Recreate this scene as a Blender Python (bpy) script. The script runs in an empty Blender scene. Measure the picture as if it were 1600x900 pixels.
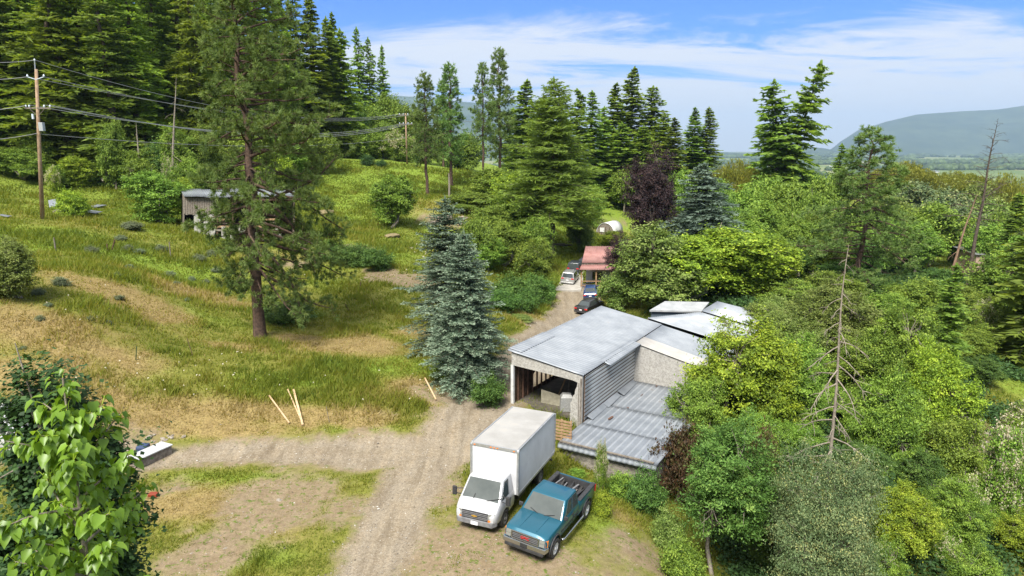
import bpy, bmesh, math, random
import numpy as np
from mathutils import Vector, Matrix
R = math.radians
C = bpy.data.collections.new('place'); bpy.context.scene.collection.children.link(C)
sc = bpy.context.scene

# ---------------------------------------------------------------- camera, sky, sun, exposure
PITCH = R(11.6); FOC = 1600 * 24 / 36.0; EYE = 16.0
cam_d = bpy.data.cameras.new('camera'); cam_d.sensor_width = 36; cam_d.lens = 24
cam_d.clip_start = 0.1; cam_d.clip_end = 60000
cam = bpy.data.objects.new('camera', cam_d); cam.location = (0, 0, EYE)
cam.rotation_euler = (R(90) - PITCH, 0, 0)
sc.collection.objects.link(cam); sc.camera = cam

SUN_EL, SUN_AZ = R(54), R(-160)      # azimuth from +Y clockwise: the sun stands behind and left of the viewer
w = bpy.data.worlds.new('World'); sc.world = w; w.use_nodes = True
nt = w.node_tree; nt.nodes.clear()
def N(tree, kind, **kw):
    n = tree.nodes.new(kind)
    for k, v in kw.items():
        if k.startswith('i_'):
            key = k[2:]
            key = int(key) if key.isdigit() else key
            n.inputs[key].default_value = v
        else: setattr(n, k, v)
    return n
sky = N(nt, 'ShaderNodeTexSky', sky_type='NISHITA', sun_disc=False, sun_elevation=SUN_EL, sun_rotation=SUN_AZ,
        altitude=400, air_density=1.0, dust_density=0.6, ozone_density=2.5)
tc = N(nt, 'ShaderNodeTexCoord')
sep = N(nt, 'ShaderNodeSeparateXYZ'); nt.links.new(tc.outputs['Generated'], sep.inputs[0])
def M(tree, op, a, b=None, c=None, clamp=False):
    n = tree.nodes.new('ShaderNodeMath'); n.operation = op; n.use_clamp = clamp
    for i, v in enumerate((a, b, c)):
        if v is None: continue
        if isinstance(v, (int, float)): n.inputs[i].default_value = v
        else: tree.links.new(v, n.inputs[i])
    return n.outputs[0]
# cirrus sheets on a flat layer: direction divided by its height
zc = M(nt, 'ADD', M(nt, 'MAXIMUM', sep.outputs[2], 0.0), 0.09)
cmb = N(nt, 'ShaderNodeCombineXYZ')
nt.links.new(M(nt, 'DIVIDE', sep.outputs[0], zc), cmb.inputs[0]); nt.links.new(M(nt, 'DIVIDE', sep.outputs[1], zc), cmb.inputs[1])
mp = N(nt, 'ShaderNodeMapping'); mp.inputs['Rotation'].default_value = (0, 0, R(20)); mp.inputs['Scale'].default_value = (0.30, 0.62, 1); mp.inputs['Location'].default_value = (3.1, 1.7, 0)
nt.links.new(cmb.outputs[0], mp.inputs[0])
n1 = N(nt, 'ShaderNodeTexNoise', i_Scale=1.7, i_Detail=12.0, i_Roughness=0.68, i_Distortion=0.8); nt.links.new(mp.outputs[0], n1.inputs['Vector'])
n2 = N(nt, 'ShaderNodeTexNoise', i_Scale=0.55, i_Detail=3.0, i_Roughness=0.5, i_Distortion=0.2); nt.links.new(mp.outputs[0], n2.inputs['Vector'])
low = N(nt, 'ShaderNodeMapRange', clamp=True); low.inputs[1].default_value = 0.0; low.inputs[2].default_value = 0.21; low.inputs[3].default_value = 0.15; low.inputs[4].default_value = -0.15
nt.links.new(sep.outputs[2], low.inputs[0])
hi = N(nt, 'ShaderNodeMapRange', clamp=True); hi.inputs[1].default_value = 0.24; hi.inputs[2].default_value = 0.50; hi.inputs[3].default_value = 0.0; hi.inputs[4].default_value = 0.42      # bright cloud veil added overhead, out of view, for neutral fill light
nt.links.new(sep.outputs[2], hi.inputs[0])
s = M(nt, 'ADD', M(nt, 'ADD', M(nt, 'MULTIPLY', n1.outputs[0], 0.62), M(nt, 'MULTIPLY', n2.outputs[0], 0.55)), M(nt, 'ADD', low.outputs[0], hi.outputs[0]))
cr = N(nt, 'ShaderNodeMapRange', clamp=True, interpolation_type='SMOOTHSTEP'); cr.inputs[1].default_value = 0.50; cr.inputs[2].default_value = 0.63; cr.inputs[4].default_value = 0.9
nt.links.new(s, cr.inputs[0])
mixc = N(nt, 'ShaderNodeMix', data_type='RGBA')
mixc.inputs[7].default_value = (3.2, 3.3, 3.42, 1)
tint = N(nt, 'ShaderNodeMix', data_type='RGBA', blend_type='MULTIPLY'); tint.inputs[0].default_value = 1; tint.inputs[7].default_value = (0.16, 0.32, 0.64, 1)
nt.links.new(sky.outputs[0], tint.inputs[6]); nt.links.new(tint.outputs[2], mixc.inputs[6]); nt.links.new(cr.outputs[0], mixc.inputs[0])
bg = N(nt, 'ShaderNodeBackground', i_Strength=0.09); nt.links.new(mixc.outputs[2], bg.inputs[0])
wo = N(nt, 'ShaderNodeOutputWorld'); nt.links.new(bg.outputs[0], wo.inputs[0])

sd = bpy.data.lights.new('sun', 'SUN'); sd.energy = 2.9; sd.angle = R(22); sd.color = (1.0, 0.955, 0.88)
sun = bpy.data.objects.new('sun', sd); sc.collection.objects.link(sun)
sdir = Vector((math.sin(SUN_AZ) * math.cos(SUN_EL), math.cos(SUN_AZ) * math.cos(SUN_EL), math.sin(SUN_EL)))
sun.rotation_euler = sdir.to_track_quat('Z', 'Y').to_euler(); sun.location = sdir * 200

sc.view_settings.view_transform = 'Standard'; sc.view_settings.look = 'None'
sc.view_settings.exposure = 1.68; sc.view_settings.gamma = 1; sc.view_settings.use_curve_mapping = False
cy = sc.cycles
cy.max_bounces = 6; cy.diffuse_bounces = 3; cy.glossy_bounces = 3; cy.transmission_bounces = 4; cy.transparent_max_bounces = 8; cy.volume_bounces = 0
cy.use_denoising = True; cy.caustics_reflective = False; cy.caustics_refractive = False
cy.sample_clamp_indirect = 6.0

# ---------------------------------------------------------------- small tools
def tag(o, label=None, cat=None, group=None, kind=None):
    if label: o['label'] = label
    if cat: o['category'] = cat
    if group: o['group'] = group
    if kind: o['kind'] = kind
    return o
def empty(name, loc, rz=0, label=None, cat=None, group=None):
    o = bpy.data.objects.new(name, None); C.objects.link(o); o.location = loc; o.rotation_euler = (0, 0, rz)
    o.empty_display_size = 0.3
    return tag(o, label, cat, group)
def link(name, me, parent=None, mat=None):
    if mat is not None and len(me.materials) == 0: me.materials.append(mat)
    o = bpy.data.objects.new(name, me); C.objects.link(o)
    if parent: o.parent = parent
    return o
def npmesh(name, V, F, mat=None, tint=None, smooth=False, uv=None):
    """V (n,3); F (m,k) with k constant"""
    V = np.asarray(V, dtype=np.float32); F = np.asarray(F, dtype=np.int32)
    me = bpy.data.meshes.new(name)
    n, (m, k) = len(V), F.shape
    me.vertices.add(n); me.vertices.foreach_set('co', V.ravel())
    me.loops.add(m * k); me.loops.foreach_set('vertex_index', F.ravel())
    me.polygons.add(m); me.polygons.foreach_set('loop_start', np.arange(0, m * k, k, dtype=np.int32))
    me.polygons.foreach_set('loop_total', np.full(m, k, dtype=np.int32))
    if smooth: me.polygons.foreach_set('use_smooth', np.ones(m, dtype=bool))
    me.update(calc_edges=True)
    if tint is not None:
        dom = 'FACE' if len(tint) == m and len(tint) != n else 'POINT'
        a = me.attributes.new('tint', 'FLOAT', dom); a.data.foreach_set('value', np.asarray(tint, dtype=np.float32))
    if mat: me.materials.append(mat)
    return me
def quads(name, P, mat=None, tint=None):
    P = np.asarray(P, dtype=np.float32); n, k = P.shape[0], P.shape[1]
    return npmesh(name, P.reshape(-1, 3), np.arange(n * k).reshape(n, k), mat, tint)
def unit(v): return v / (np.linalg.norm(v, axis=-1, keepdims=True) + 1e-9)

class MB:
    """collects solid pieces that are linked as ONE mesh"""
    def __init__(s): s.v = []; s.f = []
    def add(s, vs, fs):
        b = len(s.v); s.v += [tuple(v) for v in vs]; s.f += [tuple(i + b for i in f) for f in fs]; return s
    def box(s, x0, x1, y0, y1, z0, z1, M_=None):
        vs = [Vector(p) for p in ((x0,y0,z0),(x1,y0,z0),(x1,y1,z0),(x0,y1,z0),(x0,y0,z1),(x1,y0,z1),(x1,y1,z1),(x0,y1,z1))]
        if M_: vs = [M_ @ v for v in vs]
        return s.add(vs, ((0,3,2,1),(4,5,6,7),(0,1,5,4),(1,2,6,5),(2,3,7,6),(3,0,4,7)))
    def hexa(s, P):      # 8 points bottom 4 then top 4
        return s.add(P, ((0,3,2,1),(4,5,6,7),(0,1,5,4),(1,2,6,5),(2,3,7,6),(3,0,4,7)))
    def slab(s, poly, n, t):   # polygon (list of Vector) given a thickness along n
        n = Vector(n).normalized() * t; k = len(poly)
        vs = [Vector(p) for p in poly] + [Vector(p) + n for p in poly]
        return s.add(vs, [tuple(range(k))[::-1], tuple(range(k, 2 * k))] + [(i, (i + 1) % k, (i + 1) % k + k, i + k) for i in range(k)])
    def beam(s, a, b, w_, h_=None, up=(0, 0, 1)):
        a, b = Vector(a), Vector(b); h_ = h_ or w_; d = (b - a).normalized()
        x = d.cross(Vector(up)); x = x.normalized() if x.length > 1e-4 else Vector((1, 0, 0)); y = x.cross(d).normalized()
        x *= w_ / 2; y *= h_ / 2
        return s.hexa([a - x - y, a + x - y, b + x - y, b - x - y, a - x + y, a + x + y, b + x + y, b - x + y])
    def tube(s, pts, rad, n=8, cap=True):
        pts = [Vector(p) for p in pts]; rad = [rad] * len(pts) if isinstance(rad, (int, float)) else list(rad)
        base = len(s.v); ux = None
        for i, p in enumerate(pts):
            d = (pts[min(i + 1, len(pts) - 1)] - pts[max(i - 1, 0)]).normalized()
            if ux is None:
                ux = d.orthogonal().normalized()
            ux = (ux - d * ux.dot(d)).normalized(); uy = d.cross(ux)
            for k in range(n):
                a = 2 * math.pi * k / n; s.v.append(tuple(p + (ux * math.cos(a) + uy * math.sin(a)) * rad[i]))
        for i in range(len(pts) - 1):
            for k in range(n):
                a, b = base + i * n + k, base + i * n + (k + 1) % n
                s.f.append((a, b, b + n, a + n))
        if cap:
            s.f.append(tuple(base + k for k in range(n))[::-1]); s.f.append(tuple(base + (len(pts) - 1) * n + k for k in range(n)))
        return s
    def disc(s, c, axis, r0, r1, t, n=24):     # ring/wheel piece: cylinder wall between r0 and r1 with thickness t along axis
        c, ax = Vector(c), Vector(axis).normalized(); x = ax.orthogonal().normalized(); y = ax.cross(x)
        base = len(s.v)
        prof = [(r0, -t / 2), (r1, -t / 2), (r1, t / 2), (r0, t / 2)]
        for r, q in prof:
            for k in range(n):
                a = 2 * math.pi * k / n; s.v.append(tuple(c + (x * math.cos(a) + y * math.sin(a)) * max(r, 1e-4) + ax * q))
        for j in range(4):
            for k in range(n):
                a, b = base + j * n + k, base + j * n + (k + 1) % n
                c2, d2 = base + ((j + 1) % 4) * n + (k + 1) % n, base + ((j + 1) % 4) * n + k
                s.f.append((a, b, c2, d2))
        return s
    def mesh(s, name, mat=None, smooth=False, bevel=0, seg=2):
        me = bpy.data.meshes.new(name); me.from_pydata(s.v, [], s.f); me.update()
        bm = bmesh.new(); bm.from_mesh(me)
        bmesh.ops.recalc_face_normals(bm, faces=bm.faces)
        if bevel: 
            bmesh.ops.remove_doubles(bm, verts=bm.verts, dist=1e-4)
            bmesh.ops.bevel(bm, geom=[e for e in bm.edges if len(e.link_faces) == 2 and e.calc_face_angle(0) > 0.35], offset=bevel, segments=seg, affect='EDGES', profile=0.5, clamp_overlap=True)
        bm.to_mesh(me); bm.free()
        if smooth:
            me.polygons.foreach_set('use_smooth', np.ones(len(me.polygons), dtype=bool))
        if mat: me.materials.append(mat)
        return me
    def build(s, name, mat, parent=None, **kw): return link(name, s.mesh(name, mat, **kw), parent)
def smooth_angle(me, deg=35):
    me.polygons.foreach_set('use_smooth', np.ones(len(me.polygons), dtype=bool))
    try: me.set_sharp_from_angle(angle=R(deg))
    except Exception: pass
def copy_tree(o, parent=None):
    c = o.copy(); C.objects.link(c); c.parent = parent
    for ch in [k for k in KIDS.get(o.name, [])]:
        copy_tree(ch, c)
    return c
KIDS = {}
def index_kids():
    KIDS.clear()
    for o in C.objects:
        if o.parent: KIDS.setdefault(o.parent.name, []).append(o)

# ---------------------------------------------------------------- value noise (numpy)
def _h(ix, iy, seed):
    n = (ix.astype(np.int64) * 374761393 + iy.astype(np.int64) * 668265263 + seed * 974711) & 0x7fffffff
    n = ((n ^ (n >> 13)) * 1274126177) & 0x7fffffff
    return ((n ^ (n >> 16)) & 0xffff) / 65535.0
def vnoise(x, y, seed=0):
    x = np.asarray(x, float); y = np.asarray(y, float)
    ix, iy = np.floor(x), np.floor(y); fx, fy = x - ix, y - iy
    fx = fx * fx * (3 - 2 * fx); fy = fy * fy * (3 - 2 * fy)
    a, b, c, d = _h(ix, iy, seed), _h(ix + 1, iy, seed), _h(ix, iy + 1, seed), _h(ix + 1, iy + 1, seed)
    return (a * (1 - fx) + b * fx) * (1 - fy) + (c * (1 - fx) + d * fx) * fy
def fbm(x, y, seed=0, o=4):
    s_, a, t = 0, 0.5, 0
    for i in range(o):
        s_ = s_ + a * vnoise(np.asarray(x) * 2 ** i, np.asarray(y) * 2 ** i, seed + i * 7); t += a; a *= 0.5
    return s_ / t
def sstep(a, b, x):
    t = np.clip((np.asarray(x, float) - a) / (b - a), 0, 1); return t * t * (3 - 2 * t)

# ---------------------------------------------------------------- terrain
SP, CP = math.sin(PITCH), math.cos(PITCH)
def ray(px, py):
    dv = 450 - py
    return (px - 800.0, FOC * CP + dv * SP, -FOC * SP + dv * CP)
def PZ(px, py, z):       # point of that sight line at height z
    r = ray(px, py); t = (z - EYE) / r[2]; return Vector((r[0] * t, r[1] * t, z))
def PD(px, py, D):       # point of that sight line at depth D
    r = ray(px, py); t = D / r[1]; return Vector((r[0] * t, D, EYE + r[2] * t))
def proj(p):
    x, y, z = p[0], p[1], p[2] - EYE
    d = y * CP - z * SP; u = y * SP + z * CP
    return 800 + FOC * x / d, 450 - FOC * u / d
ctrl = []
for px, py, z in ((560,890,0),(700,850,0),(900,885,-.2),(1000,880,-1.0),(600,700,0),(400,705,.25),(250,720,.3),(280,800,.2),(740,640,0),(800,600,-.1),
                  (660,610,.9),(735,606,.35),(440,650,.7),(300,655,1.0),(420,600,1.5),(560,600,1.3),(640,560,1.3),(250,900,.1),(400,880,.05),):
    p = PZ(px, py, z); ctrl.append((p.x, p.y, p.z))
for px, py, D in ((407,525,50),(150,500,43),(100,400,58),(20,400,56),(300,362,80),(66,342,72),(150,292,105),(20,292,100),(636,255,170),(615,357,100),(668,305,120),
                  (705,290,135),(755,275,150),(560,410,75),(640,430,70),(640,380,88),(700,330,110),(520,245,185),(862,400,105),(880,440,92),(912,489,77),(914,378,130),
                  (945,368,145),(950,320,180),(960,300,210),(560,300,125),(300,450,62),(500,470,62),(200,440,52),(860,505,68),(1290,690,34),(1420,400,140),(1545,420,130),
                  (1540,680,46),(1560,540,68),(1150,640,44),(1300,560,56),(1050,430,85),(1180,420,100),(1380,300,230),(1200,270,200),(1500,300,230),(800,300,190),(460,330,105)):
    p = PD(px, py, D); ctrl.append((p.x, p.y, p.z))
ctrl += [(0,5,0),(-8,8,.3),(-25,12,1.2),(10,8,-2),(25,10,-7),(18,25,-6.5),(9.5,30,-4.2),(40,20,-8),(60,40,-9),(-25,28,1.6),(-50,25,5),(13,34,-4.8),(22,38,-5.6),(28,36,-6),
         (2,36.8,-.2),(3.0,34.4,-1.4),(5.5,32.8,-1.9),(8.5,32,-2.8),(9.5,35,-3.2),(6,30.3,-1.2),(11,39,-3.6),(12,44,-3.9),(3.2,28,-.3),(1.6,24.7,-.1),(1.3,31,-.05),(-.5,27,0),(0,41,0),(3.2,39.6,-.3),(8,42,-2.6),(10.5,48,-2.4),(7,54,-1.1),(14,60,-2.5),(12,72,-2.6),(2,54,-.7),(0,62,-.3),(-130,60,22),(-130,140,32),(-70,120,16),(-90,200,30),(-40,240,17),(70,90,-8),(120,90,-12),(120,200,-14),(90,260,-12),(30,260,1),(-25,47,3.2)]
ctrl = np.array(ctrl)
S_ = 40.0
def tk(r2): return 0.5 * r2 * np.log(r2 + 1e-9)
_P = ctrl[:, :2] / S_; _n = len(_P)
_r2 = ((_P[:, None] - _P[None]) ** 2).sum(-1)
_A = np.zeros((_n + 3, _n + 3)); _A[:_n, :_n] = tk(_r2) + np.eye(_n) * 0.004
_A[:_n, _n] = 1; _A[:_n, _n + 1:] = _P; _A[_n, :_n] = 1; _A[_n + 1:, :_n] = _P.T
_w = np.linalg.solve(_A, np.concatenate([ctrl[:, 2], np.zeros(3)]))
def H(x, y):
    x = np.asarray(x, float); y = np.asarray(y, float); sh = np.broadcast(x, y).shape
    x = np.broadcast_to(x, sh).ravel(); y = np.broadcast_to(y, sh).ravel()
    xc = np.clip(x, -135, 125); yc = np.clip(y, 4, 262)
    out = np.zeros(len(x))
    for i in range(0, len(x), 20000):
        q = np.stack([xc[i:i+20000], yc[i:i+20000]], 1) / S_
        r2 = ((q[:, None] - _P[None]) ** 2).sum(-1)
        out[i:i+20000] = tk(r2) @ _w[:_n] + _w[_n] + q @ _w[_n + 1:]
    near = out + (fbm(x * .12, y * .12, 3) - .5) * 0.9 * sstep(14, 40, np.hypot(x + 1, y - 25)) * sstep(3, 8, np.abs(x - (y - 40) * .3 + 2)) + (fbm(x * .5, y * .5, 5) - .5) * .10
    u = -x - .12 * y
    far = -75 + 215 * sstep(-260, 420, u) + 260 * sstep(400, 2500, u)
    far = far + (fbm(x * .004, y * .004, 11) - .5) * 14 * sstep(-200, 100, u)
    d = np.hypot(np.maximum(np.abs(x + 5) - 125, 0), np.maximum(y - 255, 0) + np.maximum(4 - y, 0))
    k = sstep(0, 420, d)
    return (near * (1 - k) + far * k).reshape(sh)
def Hs(x, y): return float(H(np.array([x]), np.array([y]))[0])
def gp(px, py, dmax=400):     # where the sight line of that pixel meets the ground
    r = ray(px, py); t = np.linspace(6, dmax, 6000) / r[1]
    xs, ys, zs = r[0] * t, r[1] * t, EYE + r[2] * t
    b = np.nonzero(zs < H(xs, ys))[0]
    i = b[0] if len(b) else len(t) - 1
    return Vector((xs[i], ys[i], float(H(xs[i:i+1], ys[i:i+1])[0])))
def gd(px, D):                # ground point at depth D in the image column px (approx.)
    z = 0
    for _ in range(12):
        # column px at depth D: x depends on the camera depth
        d = D * CP - (z - EYE) * SP; x = (px - 800) / FOC * d; z = Hs(x, D)
    return Vector((x, D, z))
# ---------------------------------------------------------------- materials
def mat(name, base=(.5,.5,.5), rough=.7, metal=0, spec=.5, **kw):
    m = bpy.data.materials.new(name); m.use_nodes = True
    b = m.node_tree.nodes['Principled BSDF']
    b.inputs['Base Color'].default_value = (*base, 1); b.inputs['Roughness'].default_value = rough
    b.inputs['Metallic'].default_value = metal; b.inputs['Specular IOR Level'].default_value = spec
    for k, v in kw.items(): b.inputs[k.replace('_', ' ')].default_value = v
    return m
def ramp(t, fac, stops, interp='LINEAR'):
    n = t.nodes.new('ShaderNodeValToRGB'); cr_ = n.color_ramp; cr_.interpolation = interp
    while len(cr_.elements) < len(stops): cr_.elements.new(0.5)
    for e, (p, c) in zip(cr_.elements, stops): e.position = p; e.color = (*c, 1)
    t.links.new(fac, n.inputs[0]); return n.outputs[0]
def mixrgb(t, f, a, b, mode='MIX'):
    n = t.nodes.new('ShaderNodeMix'); n.data_type = 'RGBA'; n.blend_type = mode
    for i, v in ((0, f), (6, a), (7, b)):
        if isinstance(v, (int, float)): n.inputs[i].default_value = v
        elif isinstance(v, tuple): n.inputs[i].default_value = (*v, 1) if len(v) == 3 else v
        else: t.links.new(v, n.inputs[i])
    return n.outputs[2]
def noise(t, scale, detail=4, rough=.55, vec=None, dist=0):
    n = t.nodes.new('ShaderNodeTexNoise'); n.inputs['Scale'].default_value = scale; n.inputs['Detail'].default_value = detail
    n.inputs['Roughness'].default_value = rough; n.inputs['Distortion'].default_value = dist
    if vec is not None: t.links.new(vec, n.inputs['Vector'])
    return n.outputs[0]
def attr(t, name): n = t.nodes.new('ShaderNodeAttribute'); n.attribute_name = name; return n
def coords(t, kind='Object', scale=None):
    n = t.nodes.new('ShaderNodeTexCoord')
    if scale is None: return n.outputs[kind]
    m_ = t.nodes.new('ShaderNodeMapping'); m_.inputs['Scale'].default_value = scale; t.links.new(n.outputs[kind], m_.inputs[0]); return m_.outputs[0]
def bump(t, h, dist, strength=1.0):
    n = t.nodes.new('ShaderNodeBump'); n.inputs['Distance'].default_value = dist; n.inputs['Strength'].default_value = strength
    t.links.new(h, n.inputs['Height']); t.links.new(n.outputs[0], t.nodes['Principled BSDF'].inputs['Normal']); return n
def worn(name, c1, c2, scale=3, rough=.7, metal=0, stops=(.35, .65), detail=6, bmp=0, c3=None, p3=(.62,.70), s3=1.5, sc3=None, spec=.5):
    """two tones broken up by noise, and a third tone (rust, dirt) in patches"""
    m = mat(name, c1, rough, metal, spec); t = m.node_tree; v = coords(t, 'Object')
    col = ramp(t, noise(t, scale, detail, .6, v), [(stops[0], c1), (stops[1], c2)])
    if c3:
        f = ramp(t, noise(t, s3, 8, .65, v), [(p3[0], (0,0,0)), (p3[1], (1,1,1))]); col = mixrgb(t, f, col, c3)
    t.links.new(col, t.nodes['Principled BSDF'].inputs['Base Color'])
    if bmp: bump(t, noise(t, scale * 4, 5, .6, v), bmp)
    return m
def leafmat(name, stops, trans=.35, rough=.6, spec=.25, hue=.03, val=.35):
    """stops: colours along the per-clump tint"""
    m = bpy.data.materials.new(name); m.use_nodes = True; t = m.node_tree
    b = t.nodes['Principled BSDF']; out = t.nodes['Material Output']
    a = attr(t, 'tint'); k = len(stops) - 1
    col = ramp(t, a.outputs['Fac'], [(i / k, c) for i, c in enumerate(stops)])
    oi = t.nodes.new('ShaderNodeObjectInfo'); hs = t.nodes.new('ShaderNodeHueSaturation')
    t.links.new(M(t, 'ADD', M(t, 'MULTIPLY', oi.outputs['Random'], hue), .5 - hue / 2), hs.inputs['Hue'])
    t.links.new(M(t, 'ADD', M(t, 'MULTIPLY', oi.outputs['Random'], val), 1 - val / 2), hs.inputs['Value'])
    t.links.new(col, hs.inputs['Color']); col = hs.outputs[0]
    t.links.new(col, b.inputs['Base Color']); b.inputs['Roughness'].default_value = rough; b.inputs['Specular IOR Level'].default_value = spec
    if trans:
        tr = t.nodes.new('ShaderNodeBsdfTranslucent'); t.links.new(mixrgb(t, 1.0, col, (1.25, 1.2, .55), 'MULTIPLY'), tr.inputs[0])
        mx = t.nodes.new('ShaderNodeMixShader'); mx.inputs[0].default_value = trans
        t.links.new(b.outputs[0], mx.inputs[1]); t.links.new(tr.outputs[0], mx.inputs[2]); t.links.new(mx.outputs[0], out.inputs[0])
    return m

# ---------------------------------------------------------------- where the ground is gravel, dirt, dry or lush
def path_dist(x, y, pts):    # signed "inside" value: half width minus distance
    best = np.full(np.shape(x), -1e3)
    for (x0, y0, w0), (x1, y1, w1) in zip(pts[:-1], pts[1:]):
        dx, dy = x1 - x0, y1 - y0; t = np.clip(((x - x0) * dx + (y - y0) * dy) / (dx * dx + dy * dy), 0, 1)
        d = np.hypot(x - x0 - t * dx, y - y0 - t * dy); best = np.maximum(best, w0 + (w1 - w0) * t - d)
    return best
def path_lat(x, y, pts):     # plain distance from the middle of the track
    best = np.full(np.shape(x), 1e3)
    for (x0, y0, w0), (x1, y1, w1) in zip(pts[:-1], pts[1:]):
        dx, dy = x1 - x0, y1 - y0; t = np.clip(((x - x0) * dx + (y - y0) * dy) / (dx * dx + dy * dy), 0, 1); best = np.minimum(best, np.hypot(x - x0 - t * dx, y - y0 - t * dy))
    return best
def gw(px, py, hw): g = gp(px, py); return (g.x, g.y, hw)
MAIN = [(-7.2, 15, 1.5), gw(572, 897, 1.3), gw(610, 820, 1.45), gw(660, 735, 1.75), gw(705, 680, 1.95), gw(757, 630, 1.95), (-.6, 46, 2.2), (1.6, 54, 2.3), (6.2, 70, 2.6), (8.0, 80, 2.6), (8.6, 86, 2.4)]
BRANCH = [gw(690, 705, 2.0), gw(600, 706, 1.8), gw(500, 704, 1.25), gw(400, 706, .95), gw(300, 710, .85), gw(150, 715, 1.2), (-30, 29.5, 1.2)]
PATCH = {k: [(*gp(px, py)[:2], rx, ry, s_) for px, py, rx, ry, s_ in v] for k, v in {
 'dirt': [(430,790,3.8,3.4,.75),(330,850,3.5,2.6,.7),(540,800,2.2,2.5,.6),(760,850,2.8,2.2,.8),(860,885,3.6,2.4,.75),(930,860,2,2.4,.6),(700,890,3,2,.8),(690,770,1.4,2.6,.8),(250,760,3,1.6,.5),(640,436,5.5,3.2,.9),(610,425,5,2.2,.6),(700,625,4,1.3,.7),(880,470,3.5,8,.5),
          (830,500,3.2,4,.6),(1540,690,2.5,4,.9),(555,390,3,2,.7),(690,345,4,3,.8),(455,415,2.4,2.2,.7),(950,350,7,5,.5),(990,860,1.6,2,.6),(1000,800,1,1.4,.4),(300,690,6,.8,.4),(660,650,2.5,1,.5)],
 'dry': [(60,520,8,3,.8),(190,465,8,2.6,.85),(300,455,7,2.5,.8),(30,580,5,2,.8),(560,540,4.5,2.5,.95),(640,520,2.6,2.6,.7),(470,530,3,1.6,.8),(290,655,7,2,.9),(450,650,7,1.5,.85),(160,600,3,2,.5),(640,600,3.5,1.2,.6),(690,620,4,1.6,.8),
         (290,790,3.5,2.2,.9),(370,760,5,1.5,.4),(450,830,2.5,1.5,.5),(830,500,4,5,.9),(680,320,9,7,.8),(940,360,10,6,.8),(620,430,6,3,.6),(430,400,5,3,.7),(560,360,5,3,.5),(960,800,1.3,2,.5),(1400,400,14,9,.35),(150,560,5,1.5,.5),(360,540,4,1.2,.5)],
 'lush': [(180,395,14,5,1),(60,372,10,7,1),(480,595,6,1.1,.9),(400,610,4,.9,.6),(210,570,3,2,.7),(560,575,4,1.8,.9),(640,570,3,2,.9),(460,490,4,2.2,.8),(560,300,20,14,.9),(620,400,5,6,.8),(700,370,8,8,.9),(940,330,14,12,1),(910,395,9,8,.9),
          (330,500,5,3,.5),(520,440,5,3,.5),(380,750,5,1.0,.7),(330,760,3,.9,.5),(560,668,2.6,.8,.9),(420,685,3,.6,.6),(410,870,3,1.5,.6),(300,340,14,6,1),(1450,420,30,20,.9),(1560,560,9,12,1),(760,280,25,20,.9),(930,800,2.2,4,.7),(870,860,2.5,2,.5),(960,850,2,2,.4)],
}.items()}
def ell(x, y, L):
    out = np.zeros(np.shape(x))
    for cx, cy_, rx, ry, s_ in L:
        d = ((x - cx) / rx) ** 2 + ((y - cy_) / ry) ** 2
        out = np.maximum(out, s_ * np.exp(-d * .9))
    return out
def ground_masks(x, y):
    n = fbm(x * .35, y * .35, 21) - .5; nf = fbm(x * 1.6, y * 1.6, 22) - .5
    rd = np.maximum(path_dist(x, y, MAIN), path_dist(x, y, BRANCH))
    road = sstep(-.45, .45, rd + n * 1.0 + nf * .9)
    verge = sstep(-1.5, .2, rd + n * 1.6)
    dirt = sstep(.30, .62, ell(x, y, PATCH['dirt']) + n * .7 + nf * .5)
    dirt = np.maximum(dirt, sstep(.45, .9, verge * .85 + n * .5 + nf * .6))
    dry = sstep(.22, .70, ell(x, y, PATCH['dry']) + n * .75 + nf * .35)
    up = .50 * sstep(50, 72, y + .25 * x) * sstep(25, -5, x - .12 * y) + .5 * sstep(95, 130, y)
    dry = dry * (1 - .35 * sstep(52, 75, y))
    lush = sstep(.25, .75, np.maximum(ell(x, y, PATCH['lush']), up) + n * .6 + nf * .3)
    return road, dirt, dry, lush, verge, rd

# ---------------------------------------------------------------- the ground sheet
def graded(a, b, step, far, g=1.13):
    c = list(np.arange(a, b + 1e-6, step)); s_ = step
    while c[-1] < far[1]: s_ *= g; c.append(c[-1] + s_)
    s_ = step
    while c[0] > far[0]: s_ *= g; c.insert(0, c[0] - s_)
    return np.array(c)
xs = graded(-48, 38, .33, (-16000, 16000), 1.10); ys = graded(15, 75, .33, (-400, 16000), 1.06)
XX, YY = np.meshgrid(xs, ys); ZZ = H(XX, YY)
road, dirt, dry, lush, verge, rd = ground_masks(XX, YY)
ZZ = ZZ - .05 * road + (fbm(XX * 2.2, YY * 2.2, 31) - .5) * .12 * (1 - road)
wob_ = (fbm(XX * .3, YY * .3, 33) - .5) * .5
rut = np.maximum(np.exp(-((path_lat(XX, YY, MAIN) + wob_ - .82) / .26) ** 2), .8 * np.exp(-((path_lat(XX, YY, BRANCH) + wob_ - .75) / .24) ** 2)) * sstep(.3, .6, fbm(XX * .25, YY * .25, 34) + .15)
ZZ = ZZ - .035 * rut * road
nx, ny = len(xs), len(ys)
idx = np.arange(nx * ny).reshape(ny, nx)
F = np.stack([idx[:-1, :-1], idx[:-1, 1:], idx[1:, 1:], idx[1:, :-1]], -1).reshape(-1, 4)
gm = bpy.data.materials.new('ground'); gm.use_nodes = True; t = gm.node_tree; B = t.nodes['Principled BSDF']
v = coords(t, 'Object')
a_ = {k: attr(t, k).outputs['Fac'] for k in ('road', 'dirt', 'dry', 'lush', 'rut')}
g1 = ramp(t, noise(t, .9, 8, .62, v), [(.30, (.095, .100, .018)), (.52, (.150, .155, .028)), (.70, (.215, .190, .055))])
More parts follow.
